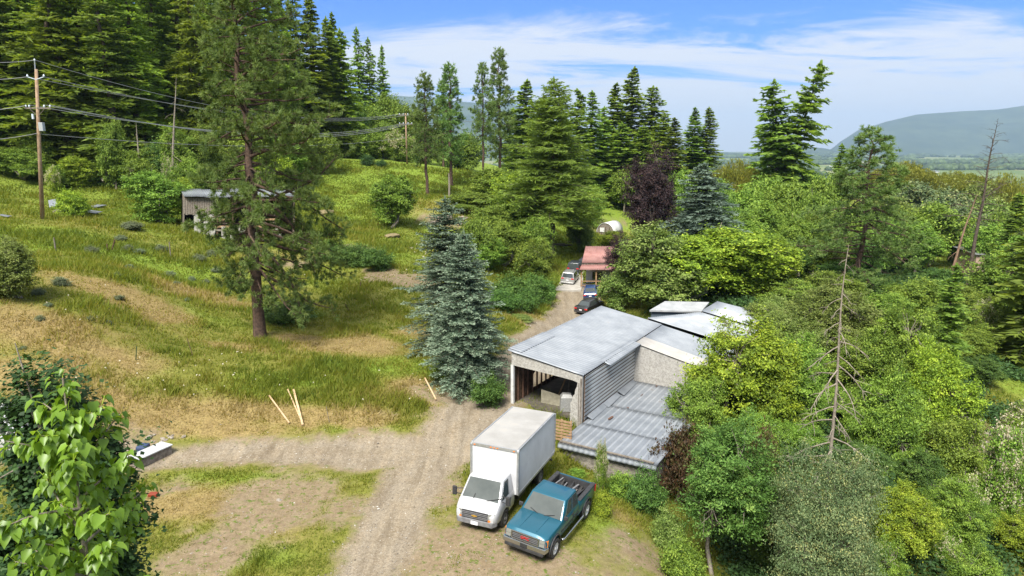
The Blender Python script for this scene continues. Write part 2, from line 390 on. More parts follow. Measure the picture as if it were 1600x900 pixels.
g2 = ramp(t, noise(t, 6, 6, .7, v), [(.30, (.065, .075, .014)), (.60, (.170, .175, .034)), (.8, (.25, .22, .08))])
grass = mixrgb(t, .45, g1, g2)
dryc = mixrgb(t, .5, ramp(t, noise(t, 1.1, 8, .6, v), [(.3, (.15, .098, .040)), (.6, (.26, .195, .080))]), ramp(t, noise(t, 9, 6, .7, v), [(.35, (.10, .075, .030)), (.65, (.30, .235, .095))]))
lushc = mixrgb(t, .5, ramp(t, noise(t, .8, 8, .6, v), [(.3, (.105, .165, .016)), (.65, (.175, .245, .028))]), ramp(t, noise(t, 7, 6, .7, v), [(.3, (.06, .10, .012)), (.65, (.20, .27, .036))]))
col = mixrgb(t, a_['lush'], grass, lushc); col = mixrgb(t, a_['dry'], col, dryc)
n_f = noise(t, 14, 6, .7, v)
dirtc = mixrgb(t, .5, ramp(t, n_f, [(.3, (.12, .085, .048)), (.55, (.21, .158, .098)), (.75, (.32, .27, .185))]), ramp(t, noise(t, 1.4, 6, .6, v), [(.3, (.15, .11, .065)), (.7, (.26, .21, .14))]))
weed = ramp(t, noise(t, 3.2, 7, .75, v), [(.54, (0, 0, 0)), (.60, (1, 1, 1))])
dirtc = mixrgb(t, weed, dirtc, ramp(t, n_f, [(.35, (.05, .075, .015)), (.65, (.14, .17, .035))]))
col = mixrgb(t, a_['dirt'], col, dirtc)
vo = t.nodes.new('ShaderNodeTexVoronoi'); vo.inputs['Scale'].default_value = 17; t.links.new(v, vo.inputs['Vector'])
peb = ramp(t, vo.outputs['Color'], [(.2, (.150, .122, .088)), (.55, (.205, .172, .128)), (.85, (.275, .238, .185))])
roadc = mixrgb(t, .55, ramp(t, noise(t, .55, 9, .65, v, .6), [(.32, (.175, .135, .085)), (.5, (.235, .195, .138)), (.68, (.285, .248, .190))]), peb)
mpr = t.nodes.new('ShaderNodeMapping'); mpr.inputs['Rotation'].default_value = (0, 0, R(26)); mpr.inputs['Scale'].default_value = (2.4, .22, 1); t.links.new(v, mpr.inputs[0])
roadc = mixrgb(t, .55, roadc, ramp(t, noise(t, 1.0, 6, .6, mpr.outputs[0]), [(.32, (.52, .48, .44)), (.5, (1, 1, 1)), (.68, (1.28, 1.24, 1.18))]), 'MULTIPLY')
roadc = mixrgb(t, M(t, 'MULTIPLY', a_['rut'], .5), roadc, mixrgb(t, .5, (.27, .235, .185), peb))
spk = ramp(t, noise(t, 30, 3, .8, v), [(.36, (.68, .66, .62)), (.5, (1, 1, 1)), (.64, (1.25, 1.24, 1.20))])
spk2 = ramp(t, noise(t, 4.5, 8, .75, v), [(.34, (.62, .60, .56)), (.5, (1, 1, 1)), (.66, (1.25, 1.22, 1.18))])
roadc = mixrgb(t, .8, roadc, spk, 'MULTIPLY'); roadc = mixrgb(t, .5, roadc, spk2, 'MULTIPLY')
col = mixrgb(t, .55, col, spk, 'MULTIPLY'); col = mixrgb(t, .7, col, spk2, 'MULTIPLY')
col = mixrgb(t, a_['road'], col, roadc)
# farmland on the valley floor
vf = t.nodes.new('ShaderNodeTexVoronoi'); vf.distance = 'CHEBYCHEV'; vf.inputs['Scale'].default_value = 1.0; vf.inputs['Randomness'].default_value = .8
mpf = t.nodes.new('ShaderNodeMapping'); mpf.inputs['Scale'].default_value = (.0032, .0016, 1); mpf.inputs['Rotation'].default_value = (0, 0, .15); t.links.new(v, mpf.inputs[0]); t.links.new(mpf.outputs[0], vf.inputs['Vector'])
field = ramp(t, vf.outputs['Color'], [(0, (.06, .10, .025)), (.3, (.12, .17, .05)), (.5, (.20, .21, .09)), (.7, (.09, .14, .035)), (.9, (.17, .20, .06))], 'CONSTANT')
field = mixrgb(t, .3, field, ramp(t, noise(t, .02, 6, .6, v), [(.3, (.04, .07, .02)), (.7, (.2, .22, .09))]))
sx = t.nodes.new('ShaderNodeSeparateXYZ'); t.links.new(v, sx.inputs[0])
mr = t.nodes.new('ShaderNodeMapRange'); mr.inputs[1].default_value = 380; mr.inputs[2].default_value = 620; t.links.new(sx.outputs[1], mr.inputs[0])
col = mixrgb(t, mr.outputs[0], col, field)
t.links.new(col, B.inputs['Base Color']); B.inputs['Roughness'].default_value = .93; B.inputs['Specular IOR Level'].default_value = .15
bump(t, n_f, .03, .4)
me = npmesh('ground', np.stack([XX.ravel(), YY.ravel(), ZZ.ravel()], 1), F, gm, smooth=True)
for k, arr in (('road', road), ('dirt', dirt), ('dry', dry), ('lush', lush), ('rut', rut)):
    a = me.attributes.new(k, 'FLOAT', 'POINT'); a.data.foreach_set('value', np.asarray(arr * (YY < 400), dtype=np.float32).ravel())
tag(link('ground', me), kind='structure')

# ---------------------------------------------------------------- far mountains
def ridge(name, prof, D, back, base_z, mcol, seed, label=None):
    prof = np.array(prof, float); pxs = np.linspace(prof[0, 0], prof[-1, 0], 260); top = np.interp(pxs, prof[:, 0], prof[:, 1])
    V = []; rows = 34
    for j in range(rows):
        f = j / (rows - 1)
        for i, px in enumerate(pxs):
            r = ray(px, top[i]); d = D + back * f; zt = max(EYE + r[2] * (D + back) / r[1], base_z + 2)
            x = r[0] / r[1] * d; prof_f = f ** .75
            z = base_z + (zt - base_z) * prof_f + (fbm(x * .0012, d * .0012, seed, 6) - .5) * (zt - base_z) * .5 * f * (1 - f) * 2.2
            V.append((x, d, z))
    for i, px in enumerate(pxs):
        r = ray(px, top[i]); V.append((r[0] / r[1] * (D + back * 2), D + back * 2.2, base_z))
    rows += 1
    id_ = np.arange(rows * len(pxs)).reshape(rows, -1)
    F = np.stack([id_[:-1, :-1], id_[:-1, 1:], id_[1:, 1:], id_[1:, :-1]], -1).reshape(-1, 4)
    tag(link(name, npmesh(name, V, F, mcol, smooth=True)), kind='structure')
mm = worn('forested_slope', (.030, .050, .030), (.060, .085, .045), .004, .95, spec=.1, detail=10)
ridge('mountain', [(1225,248),(1262,247),(1292,240),(1312,222),(1340,204),(1385,190),(1432,179),(1500,174),(1560,171),(1600,165),(1700,148),(1850,140)], 8600, 1800, -77, mm, 41)
ridge('mountain', [(430,150),(500,148),(580,146),(640,151),(668,150),(700,157),(760,162),(805,164),(840,180),(900,205),(960,222),(1060,236),(1120,243)], 7600, 1500, -77, mm, 42)
ridge('hills', [(1030,240),(1090,238),(1130,238),(1180,240),(1215,238),(1240,232),(1262,229),(1290,232),(1320,238),(1365,246)], 7800, 700, -77, mm, 43)
# ---------------------------------------------------------------- building materials
galv = worn('galvanised_sheet', (.225,.245,.268), (.305,.325,.348), .9, .45, .22, stops=(.35,.68), c3=(.30,.24,.20), p3=(.66,.78), s3=.9)
galv_dull = worn('dull_galvanised_sheet', (.215,.235,.257), (.31,.33,.352), .8, .5, .2, stops=(.35,.68), c3=(.22,.17,.14), p3=(.63,.70), s3=.8)
def groove_shade(m):      # shade painted into the groove colour so the ribs of a sheet read
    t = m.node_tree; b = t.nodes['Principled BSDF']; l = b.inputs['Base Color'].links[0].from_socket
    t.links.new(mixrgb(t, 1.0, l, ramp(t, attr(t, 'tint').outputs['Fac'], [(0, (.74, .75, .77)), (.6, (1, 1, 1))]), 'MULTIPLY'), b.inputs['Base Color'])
groove_shade(galv); groove_shade(galv_dull)
pale_sheet = worn('cream_sheet', (.36,.34,.31), (.44,.42,.39), 1.2, .5, .1)
white_sheet = worn('white_sheet', (.38,.39,.40), (.48,.49,.50), 1.2, .5, .1, c3=(.35,.33,.30), p3=(.60,.72))
stucco = worn('cracked_stucco', (.29,.275,.25), (.44,.425,.39), 7, .95, c3=(.17,.16,.145), p3=(.54,.62), s3=20, bmp=.02, spec=.1)
oldwood = worn('old_dark_planks', (.055,.036,.026), (.150,.095,.062), 5, .9, spec=.15)
greywood = worn('grey_weathered_planks', (.11,.092,.075), (.24,.21,.175), 6, .92, spec=.1)
palletw = worn('pallet_wood', (.22,.13,.07), (.36,.24,.14), 5, .85, spec=.2)
redroof = worn('faded_red_sheet', (.30,.14,.125), (.40,.21,.185), 1.0, .55, .1)
concrete = worn('concrete', (.28,.26,.225), (.38,.36,.32), 1.2, .9, bmp=.01)
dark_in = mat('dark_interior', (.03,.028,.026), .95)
whitep = worn('white_paint', (.46,.46,.45), (.60,.60,.59), 3, .6)
rust = worn('rust', (.07,.035,.022), (.14,.07,.045), 9, .9)

def corr(A, B, C_, D_, n, amp=.025, thick=.012, rows=5, wave=.012, seed=0, style='wave'):
    """corrugated sheet over the quad A B C D; the ribs run from A to D and repeat from A to B"""
    A, B, C_, D_ = (np.array(q, float) for q in (A, B, C_, D_)); nrm = unit(np.cross(B - A, D_ - A)); nrm = nrm if nrm[2] > 0 or abs(nrm[2]) < .2 else -nrm
    per = 6 if style == 'wave' else 8
    prof = [0, .5, 1, 1, .5, 0] if style == 'wave' else [0, 0, 0, 0, 0, 1, 1, 0]
    us = np.arange(n * per + 1) / (n * per); pr = np.array([prof[i % per] for i in range(len(us))]) * amp
    vs = np.linspace(0, 1, rows); P = []
    for v_ in vs:
        E0, E1 = A + (D_ - A) * v_, B + (C_ - B) * v_
        q = E0 + (E1 - E0) * us[:, None]; wv = (fbm(q[:, 0] * .9, q[:, 1] * .9 + v_ * 3, 80 + seed) - .5) * wave * 2
        P.append(q + nrm * (pr + wv)[:, None])
    P = np.array(P); Bt = P - nrm * thick; m = len(us); V = np.concatenate([P.reshape(-1, 3), Bt.reshape(-1, 3)]); id_ = np.arange(rows * m).reshape(rows, m); o = rows * m
    F = [np.stack([id_[:-1, :-1], id_[:-1, 1:], id_[1:, 1:], id_[1:, :-1]], -1).reshape(-1, 4)]
    F.append(F[0][:, ::-1] + o)
    for e in (id_[0], id_[-1], id_[:, 0], id_[:, -1]): F.append(np.stack([e[:-1], e[1:], e[1:] + o, e[:-1] + o], 1))
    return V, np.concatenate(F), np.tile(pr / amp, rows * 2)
def sheet(name, A, B, C_, D_, n, m, parent, **kw):
    V, F, T = corr(A, B, C_, D_, n, **kw); return link(name, npmesh(name, V, F, m, T), parent)
def V3(p, dz=0): return Vector((p[0], p[1], p[2] + dz))
def lerp(a, b, t): return Vector(a) * (1 - t) + Vector(b) * t

# ---------------------------------------------------------------- the open garage with its mono-pitch metal roof
rA, rB = PZ(793, 547, 3.5), PZ(940, 478, 3.5); rD, rC = PZ(912, 587, 2.72), PZ(1035, 507, 2.62)
org = V3(rA); org.z = 0
U = (rB - rA).normalized(); Wv = (rD - rA); Wv.z = 0; Wv.normalize()
e = empty('open_garage', org, 0, 'stucco and metal garage with an open front and a pale corrugated mono-pitch roof', 'garage')
L_ = lambda p: Vector(p) - org
nA = int((rB - rA).length / .30)
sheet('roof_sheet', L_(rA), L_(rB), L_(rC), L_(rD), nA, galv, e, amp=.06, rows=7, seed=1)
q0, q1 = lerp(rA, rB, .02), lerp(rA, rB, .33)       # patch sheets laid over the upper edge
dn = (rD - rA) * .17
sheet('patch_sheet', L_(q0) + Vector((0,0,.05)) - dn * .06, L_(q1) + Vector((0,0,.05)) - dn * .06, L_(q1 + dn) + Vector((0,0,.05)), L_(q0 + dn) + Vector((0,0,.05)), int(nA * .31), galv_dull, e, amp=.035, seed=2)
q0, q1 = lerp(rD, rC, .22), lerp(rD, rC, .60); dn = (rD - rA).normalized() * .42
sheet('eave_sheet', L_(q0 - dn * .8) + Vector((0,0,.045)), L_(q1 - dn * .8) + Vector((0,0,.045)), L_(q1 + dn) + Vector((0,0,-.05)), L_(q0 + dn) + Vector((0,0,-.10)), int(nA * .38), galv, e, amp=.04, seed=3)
mb = MB()
for t_ in np.linspace(.02, .98, 9): mb.beam(L_(lerp(rA, rB, t_)) + Wv * .12 - Vector((0,0,.10)), L_(lerp(rD, rC, t_)) - Wv * .12 - Vector((0,0,.10)), .06, .14)
mb.beam(L_(rA) + Vector((0,0,-.03)), L_(rB) + Vector((0,0,-.03)), .05, .05)
mb.build('rafters', oldwood, e)
FLw = L_(rA) + U * .30 + Wv * .22; FRw = L_(rD) + U * .22 - Wv * .10; FLw.z = 3.40; FRw.z = 2.66
BLw = L_(rB) - U * .3 + Wv * .22; BRw = L_(rC) - U * .25 - Wv * .1; BLw.z = 3.38; BRw.z = 2.56
def FW(s_, z): p = FLw.lerp(FRw, s_); return Vector((p.x, p.y, z))
def topz(s_): return FLw.z + (FRw.z - FLw.z) * s_ - .04
nrm = (FRw - FLw).cross(Vector((0, 0, 1))).normalized()
mb = MB()    # header band, then the broken pier at the right and the slim post at the left
mb.slab([FW(.0, 2.52), FW(.62, 2.36), FW(.865, 2.28), FW(.93, 2.20), FW(1, 2.15), FW(1, topz(1)), FW(.5, topz(.5)), FW(0, topz(0))], nrm, .16)
mb.slab([FW(.855, -1.6), FW(1, -1.6), FW(1, 2.16), FW(.935, 2.205), FW(.925, 1.9), FW(.905, 1.72), FW(.90, 1.42), FW(.875, 1.3), FW(.865, .95), FW(.84, .82), FW(.85, .3), FW(.838, .1)], nrm, .158)
mb.build('front_wall', stucco, e)
mb = MB(); mb.slab([FW(-.012, -.4), FW(.028, -.4), FW(.028, 2.52), FW(-.012, 2.52)], nrm, .18); mb.build('corner_post', whitep, e)
mb = MB(); mb.beam(FW(.985, -.6) + nrm * .19, FW(.985, 2.5) + nrm * .19, .10, .05); mb.beam(FW(.955, -.6) + nrm * .18, FW(.955, 2.2) + nrm * .18, .04, .04); mb.build('corner_board', greywood, e)
# plank side towards the lane: studs, boarding with an open triangle
mb = MB(); md = MB(); nb_ = 22
for i in range(nb_ + 1):
    p = FLw.lerp(BLw, i / nb_); mb.beam((p.x, p.y, -.5), (p.x, p.y, 3.36), .09, .10, up=U)
for i in range(nb_):
    p, q = FLw.lerp(BLw, i / nb_), FLw.lerp(BLw, (i + 1) / nb_); out = -Wv * .05
    lo0, lo1 = (-.5, -.5) if i < 4 or i > 11 else ((.55 + .28 * (i - 4)) + .5, (.55 + .28 * (i - 3)) + .5)
    if 4 <= i <= 11: md.slab([Vector((p.x, p.y, -.5)), Vector((q.x, q.y, -.5)), Vector((q.x, q.y, .15)), Vector((p.x, p.y, .15))], out, .03)
    md.slab([Vector((p.x, p.y, lo0)), Vector((q.x, q.y, lo1)), Vector((q.x, q.y, 3.36)), Vector((p.x, p.y, 3.36))], out, .03)
mb.build('wall_studs', worn('brown_studs', (.13,.065,.04), (.24,.13,.085), 4, .85), e); md.build('lane_wall', oldwood, e)
mb = MB(); bl, br = BLw, BRw; mb.slab([Vector((bl.x, bl.y, -.5)), Vector((br.x, br.y, -2)), Vector((br.x, br.y, 2.5)), Vector((bl.x, bl.y, 3.3))], -U, .05); mb.build('back_wall', oldwood, e)
mb = MB(); f0, f1, b1, b0 = (Vector((p.x, p.y, -.12)) for p in (FLw, FRw, BRw, BLw)); mb.slab([f0, f1, b1, b0], (0, 0, -1), .15); mb.build('floor_slab', worn('dusty_floor', (.05,.043,.035), (.10,.085,.065), 2, .95), e)
# metal clad side facing the low roof
g0, g1 = FRw + U * .02 + Wv * .09, BRw + Wv * .09
def GW(s_, z): p = g0.lerp(g1, s_); return Vector((p.x, p.y, z))
clad_m = worn('ribbed_cladding', (.38,.40,.41), (.50,.52,.53), .9, .55, .05, c3=(.24,.20,.17), p3=(.66,.78))
sheet('side_cladding', GW(.0, -.9), GW(0, 2.62), GW(1, 2.52), GW(1, -.9), 14, clad_m, e, amp=.030, rows=12, seed=4, style='rib')
mb = MB(); mb.slab([GW(0, -2.5), GW(1, -3), GW(1, 2.5), GW(0, 2.6)], -Wv, .05); mb.build('side_wall', oldwood, e)
# what stands inside the garage
o = MB(); c0 = FW(.30, 0) + U * 1.1; o.slab([Vector((c0.x, c0.y, -.1)), *(Vector((c0.x, c0.y, 0)) + Wv * a + Vector((0, 0, z)) for a, z in ((1.9, -.1), (1.9, .50), (1.1, .66), (0, .78)))], -U, .05)
o = o.build('plywood_sheet', worn('plywood', (.20,.18,.13), (.30,.28,.21), 4, .8)); o.location = org; tag(o, 'grey-brown plywood sheet leaning across the mouth of the open garage', 'plywood')
c0 = FW(.70, 0) + U * .75; o = MB(); o.hexa([c0 + Vector((dx, dy, z)) for z, k in ((-.1, 1), (.80, .92)) for dx, dy in ((-.42*k, -.35*k), (.42*k, -.35*k), (.42*k, .35*k), (-.42*k, .35*k))])
o.hexa([c0 + Vector((dx, dy, z)) for z, k in ((.80, .92), (1.0, .6)) for dx, dy in ((-.42*k, -.35*k), (.42*k, -.35*k), (.42*k, .35*k), (-.42*k, .35*k))])
o = o.build('feed_bin', worn('mesh_bin', (.22,.22,.21), (.33,.33,.32), 12, .6, .3), bevel=.02); o.location = org; tag(o, 'dull grey tapered metal bin just inside the right side of the garage mouth', 'bin')
for k, (s0, s1, z1) in enumerate(((.42, .52, 1.9), (.50, .47, 1.6), (.55, .60, 1.5))):
    o = MB(); a_ = FW(s0, .0) + U * (2.2 + k * .7); b_ = FW(s1, z1) + U * (3.0 + k * .5); o.beam(a_, b_, .12, .04); o = o.build('plank', palletw if k == 0 else greywood); o.location = org
    tag(o, ('orange-brown plank leaning inside the dark garage', 'grey plank leaning left of the others inside the garage', 'grey plank standing right of the others inside the garage')[k], 'plank')
# pallet barrier in front of the right side of the garage mouth
def pallet(name, a, b, z0, z1, n, label, cat='pallet', m=palletw, back=True):
    a, b = Vector(a), Vector(b); d = (b - a); nn = Vector((d.y, -d.x, 0)).normalized(); r_ = empty(name, a, 0, label, cat)
    for i in range(n):
        z = z0 + (z1 - z0) * (i + .5) / n; o_ = MB(); o_.beam(Vector((0, 0, z)) + nn * .03, d + Vector((0, 0, z + rnd_(.02))) + nn * .03, .025, (z1 - z0) / n * .62, up=(0, 0, 1)); o_.build('board', m, r_)
    for t_ in (.04, .5, .96):
        o_ = MB(); p = d * t_; o_.beam(p + Vector((0, 0, z0)), p + Vector((0, 0, z1)), .09, .04, up=nn); o_.build('post', m, r_)
    return r_
_pr = random.Random(3)
def rnd_(s_): return _pr.uniform(-s_, s_)
p0, p1 = PZ(862, 690, -.15), PZ(893, 690, -.15); pallet('pallet_fence', PD(862, 672, 36.7), PD(893.5, 678, 36.2), -.55, .78, 7, 'orange-brown pallet barrier between the box truck and the low metal roof', 'fence')

# ---------------------------------------------------------------- the low lean-to
zl = -.25; lf, rf = PZ(872, 693, zl), PZ(1026, 729, zl - .06)
lb = org + Vector((GW(.60, 0).x, GW(.60, 0).y, zl)); W2 = (rf - lf); W2.z = 0; wl = W2.length; W2.normalize()
rb = lb + W2 * wl * 1.02; lb.z, rb.z = zl + .10, zl
o0 = V3(lf); e = empty('low_shed', o0, 0, 'low shed with three overlapping pale metal roof sheets and a scalloped front edge', 'shed')
K = lambda p, dz=0: Vector(p) - o0 + Vector((0, 0, dz))
tiers = [(.0, .265, .05, galv), (.25, .56, 0.0, galv_dull), (.54, 1.0, -.045, galv_dull)]
nn_ = int(wl / .30)
for k, (t0, t1, dz, m_) in enumerate(tiers):
    a_, b_, c_, d_ = lerp(lf, lb, t0), lerp(rf, rb, t0), lerp(rf, rb, t1), lerp(lf, lb, t1)
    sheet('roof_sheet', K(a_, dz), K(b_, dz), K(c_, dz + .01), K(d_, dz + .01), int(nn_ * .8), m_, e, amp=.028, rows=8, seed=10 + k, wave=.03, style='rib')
f_ = (lf - lb).normalized()
sheet('front_flashing', K(lf, .05) , K(rf, .05), K(rf, -.20) + f_ * .10, K(lf, -.20) + f_ * .10, nn_, galv, e, amp=.05, rows=4, seed=14)
mb = MB()
ins = lambda p, a, b: Vector(p) - o0 - f_ * a + W2 * b
c4 = [ins(lf, .35, .25), ins(rf, .35, -.3), Vector(rb) - o0 - W2 * .3, Vector(lb) - o0 + W2 * .25]
for a_, b_ in ((0, 1), (1, 2), (3, 0)):
    p, q = c4[a_], c4[b_]; n_ = (q - p).cross(Vector((0, 0, 1))).normalized(); mb.slab([Vector((p.x, p.y, -4.5)), Vector((q.x, q.y, -4.5)), Vector((q.x, q.y, -.05)), Vector((p.x, p.y, -.05))], n_, .18)
mb.build('rubble_wall', worn('rubble_stone', (.13,.12,.10), (.30,.27,.23), 3.5, .95, bmp=.05, spec=.1), e)
mb = MB(); mb.beam(K(lerp(lf, rf, .01), .13) - f_ * .12, K(lerp(lf, rf, .97) , .13) - f_ * .05, .10, .07)
o = mb.build('timber', greywood); o.location = o0; tag(o, 'long weathered timber lying along the front edge of the low metal roof', 'timber')
# rust holes and dark tears of the sheets
for k, (px, py, ln, wd) in enumerate(((954, 653, .75, .22), (946, 630, .45, .10), (966, 611, .55, .12), (981, 637, .18, .18), (1026, 603, .35, .12), (1003, 617, .5, .05), (1040, 640, .4, .08))):
    g = PZ(px, py, zl + .10) - o0; rr = random.Random(k); pts = []
    for i in range(9):
        a_ = i / 9 * 6.283; q = rr.uniform(.6, 1.1); pts.append(g + Vector((U.x, U.y, 0)) * (math.cos(a_) * ln * .5 * q) + Wv * (math.sin(a_) * wd * .5 * q))
    MB().slab(pts, (0, 0, 1), .015).build('rust_scab', rust, e)
# bent loose flashing against the cladding, and the folded sheet in the corner
for s0, s1, k in ((.02, .20, 0), (.19, .36, 1), (.37, .57, 2)):
    a_, b_ = GW(s0, 0) + Wv * .05, GW(s1, 0) + Wv * .05
    P4 = [Vector((a_.x, a_.y, -.02 + .04 * k)), Vector((b_.x, b_.y, .02)), Vector((b_.x, b_.y, -.16)) + Wv * .32, Vector((a_.x, a_.y, -.17)) + Wv * (.38 + .05 * k)]
    o = MB().slab(P4, (0, 0, 1), .012); o.build('loose_flashing', galv_dull, bpy.data.objects['open_garage'])
q = PZ(996, 590, .0) ; o = MB()
for a_, b_ in (((0, 0, 0), (.55, 0, .42)), ((.55, 0, .42), (1.05, 0, .30))):
    w0 = W2; o.slab([Vector(w0) * a_[0] + Vector((0, 0, a_[2])), Vector(w0) * b_[0] + Vector((0, 0, b_[2])), Vector(w0) * b_[0] + Vector((0, 0, b_[2])) - f_ * 1.0, Vector(w0) * a_[0] + Vector((0, 0, a_[2])) - f_ * 1.0], (0, 0, 1), .015)
o = o.build('bent_sheet', galv); o.location = q - W2 * .35 + f_ * .2 - Vector((0, 0, .16)); tag(o, 'bent loose metal sheet lying in the inner corner of the low roof', 'metal sheet')

# ---------------------------------------------------------------- the wing behind
w1, w2_ = lerp(rD, rC, .60), rC.copy(); w1 = w1 - Vector((0, 0, .10)); w2_ = w2_ - Vector((0, 0, .06))
w4 = PZ(1152, 596, .95); w3 = w4 + (w2_ - w1) * 1.05; w3.z = 1.0
o1 = V3(w1); e = empty('rear_wing', o1, 0, 'wing of the garage with stucco front wall, its pale roof half hidden by trees', 'building')
Q_ = lambda p, dz=0: Vector(p) - o1 + Vector((0, 0, dz))
ss = (w2_ - w1)
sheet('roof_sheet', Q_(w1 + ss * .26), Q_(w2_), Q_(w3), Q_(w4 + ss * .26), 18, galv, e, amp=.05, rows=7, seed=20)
sheet('front_roof_sheet', Q_(w1 - ss * .02, .05), Q_(w1 + ss * .30, .05), Q_(w4 + ss * .30, .05), Q_(w4 - ss * .02, .05), 8, pale_sheet, e, amp=.02, rows=5, seed=21)
mb = MB(); fa, fb_ = Q_(w1) + U * .12, Q_(w4) + U * .12
mb.slab([Vector((fa.x, fa.y, -4)), Vector((fb_.x, fb_.y, -5)), Vector((fb_.x, fb_.y, fb_.z - .05)), Vector((fa.x, fa.y, -.05))], -U, .15); mb.build('front_wall', stucco, e)
mb = MB(); fb_, fc = Q_(w4) - Wv * .2, Q_(w3) - Wv * .2; mb.slab([Vector((fb_.x, fb_.y, -6)), Vector((fc.x, fc.y, -6)), Vector((fc.x, fc.y, fc.z - .05)), Vector((fb_.x, fb_.y, fb_.z - .05))], Wv, .12); mb.build('end_wall', stucco, e)
h1, h2, h3 = PZ(1012, 497, 2.50), PZ(1096, 488, 2.45), PZ(1240, 530, 1.0); h4 = PZ(1180, 549, 1.05)
o2 = V3(h1); e = empty('long_rear_shed', o2, 0, 'second metal roofed shed behind the wing, its roof running under the yellow-green trees', 'shed')
Q2 = lambda p, dz=0: Vector(p) - o2 + Vector((0, 0, dz))
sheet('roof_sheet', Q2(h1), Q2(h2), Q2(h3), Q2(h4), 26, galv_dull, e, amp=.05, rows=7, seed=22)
mb = MB(); a_, b_ = Q2(h1), Q2(h2); mb.slab([Vector((a_.x, a_.y, -4.5)), Vector((b_.x, b_.y, -4.5)), Vector((b_.x, b_.y, -.06)), Vector((a_.x, a_.y, -.06))], Vector((0, 1, 0)), .1); mb.build('back_wall', greywood, e)
mb = MB(); a_, b_ = Q2(h4) , Q2(h3); mb.slab([Vector((a_.x, a_.y, -6)), Vector((b_.x, b_.y, -6)), Vector((b_.x, b_.y, b_.z - .06)), Vector((a_.x, a_.y, a_.z - .06))], Vector((0, 1, 0)), .1); mb.build('low_wall', stucco, e)
# the taller gable behind, and the flat grey roofed outbuilding
k1, k2, k3, k4 = PZ(1096, 487, 2.55), PZ(1121, 472, 3.0), PZ(1204, 493, 1.9), PZ(1236, 528, 1.2)
o3 = V3(k1); e = empty('gabled_shed', o3, 0, 'metal roofed shed with the highest pointed corner, right of the flat grey roof', 'shed'); Q3 = lambda p, dz=0: Vector(p) - o3 + Vector((0, 0, dz))
sheet('roof_sheet', Q3(k1, .06), Q3(k2, .06), Q3(k3, .06), Q3(k4, .06), 18, galv, e, amp=.05, rows=6, seed=24)
mb = MB()
for a_, b_ in ((k1, k2), (k2, k3), (k3, k4)):
    a_, b_ = Q3(a_), Q3(b_); mb.slab([Vector((a_.x, a_.y, -5)), Vector((b_.x, b_.y, -5)), Vector((b_.x, b_.y, b_.z - .05)), Vector((a_.x, a_.y, a_.z - .05))], Vector((0, .1, 0)), .1)
mb.build('wall', greywood, e)
z_ = 2.2; m1, m2, m3, m4 = PZ(1015, 484.5, z_), PZ(1096, 486, z_), PZ(1108, 472, z_ + .35), PZ(1039, 470.5, z_ + .35)
o4 = V3(m1); e = empty('outbuilding', o4, 0, 'flat grey roofed outbuilding with a dark blue-grey wall behind the garage', 'shed'); Q4 = lambda p, dz=0: Vector(p) - o4 + Vector((0, 0, dz))
MB().slab([Q4(m1), Q4(m2), Q4(m3), Q4(m4)], (0, 0, -1), .14).build('roof', worn('felt_roof', (.24,.25,.255), (.34,.35,.355), 1.2, .8, c3=(.2,.13,.08), p3=(.62, .72)), e)
mb = MB(); a_, b_, c_, d_ = (Q4(p) + Vector(v) for p, v in ((m1, (.25, .3, 0)), (m2, (-.2, .3, 0)), (m3, (-.25, -.3, 0)), (m4, (.25, -.3, 0))))
for p, q in ((a_, b_), (b_, c_), (c_, d_), (d_, a_)): mb.slab([Vector((p.x, p.y, -4.5)), Vector((q.x, q.y, -4.5)), Vector((q.x, q.y, -.12)), Vector((p.x, p.y, -.12))], (q - p).cross(Vector((0, 0, 1))), .08)
mb.build('wall', worn('blue_grey_wall', (.055,.075,.095), (.10,.13,.155), 2, .7), e)
g = gd(1008, 62.0); o5 = g; e = empty('garden_hut', o5, R(-20), 'tiny grey board hut with a dark shingled roof left of the flat grey roof', 'shed')
MB().box(-.7, .7, -.6, .6, -1.5, 1.75 + (1.9 - g.z - 2.9) * .3).build('wall', greywood, e)
MB().add([(-.85,-.75,1.7),(.85,-.75,1.7),(.85,.75,1.7),(-.85,.75,1.7),(0,-.75,2.5),(0,.75,2.5)], [(0,1,4),(2,3,5),(0,4,5,3),(1,2,5,4),(0,3,2,1)]).build('roof', worn('dark_shingles', (.07,.065,.06), (.14,.13,.12), 6, .9), e)
e = empty('rail_fence', gd(975, 66), 0, 'dark wooden rail fence with pale top rails behind the garage roof', 'fence'); b0 = Vector(e.location)
fp = [gd(px, D) - b0 for px, D in ((930, 70), (952, 68), (975, 66), (1000, 64.5))]
for i, p in enumerate(fp):
    MB().box(p.x - .07, p.x + .07, p.y - .07, p.y + .07, p.z - .4, p.z + 1.9).build('post', oldwood, e)
    if i:
        for k, z in enumerate((.45, .85, 1.25, 1.65)):
            MB().beam(fp[i - 1] + Vector((0, -.08, z)), p + Vector((0, -.08, z)), .04, .15).build('rail', palletw if k > 1 else oldwood, e)

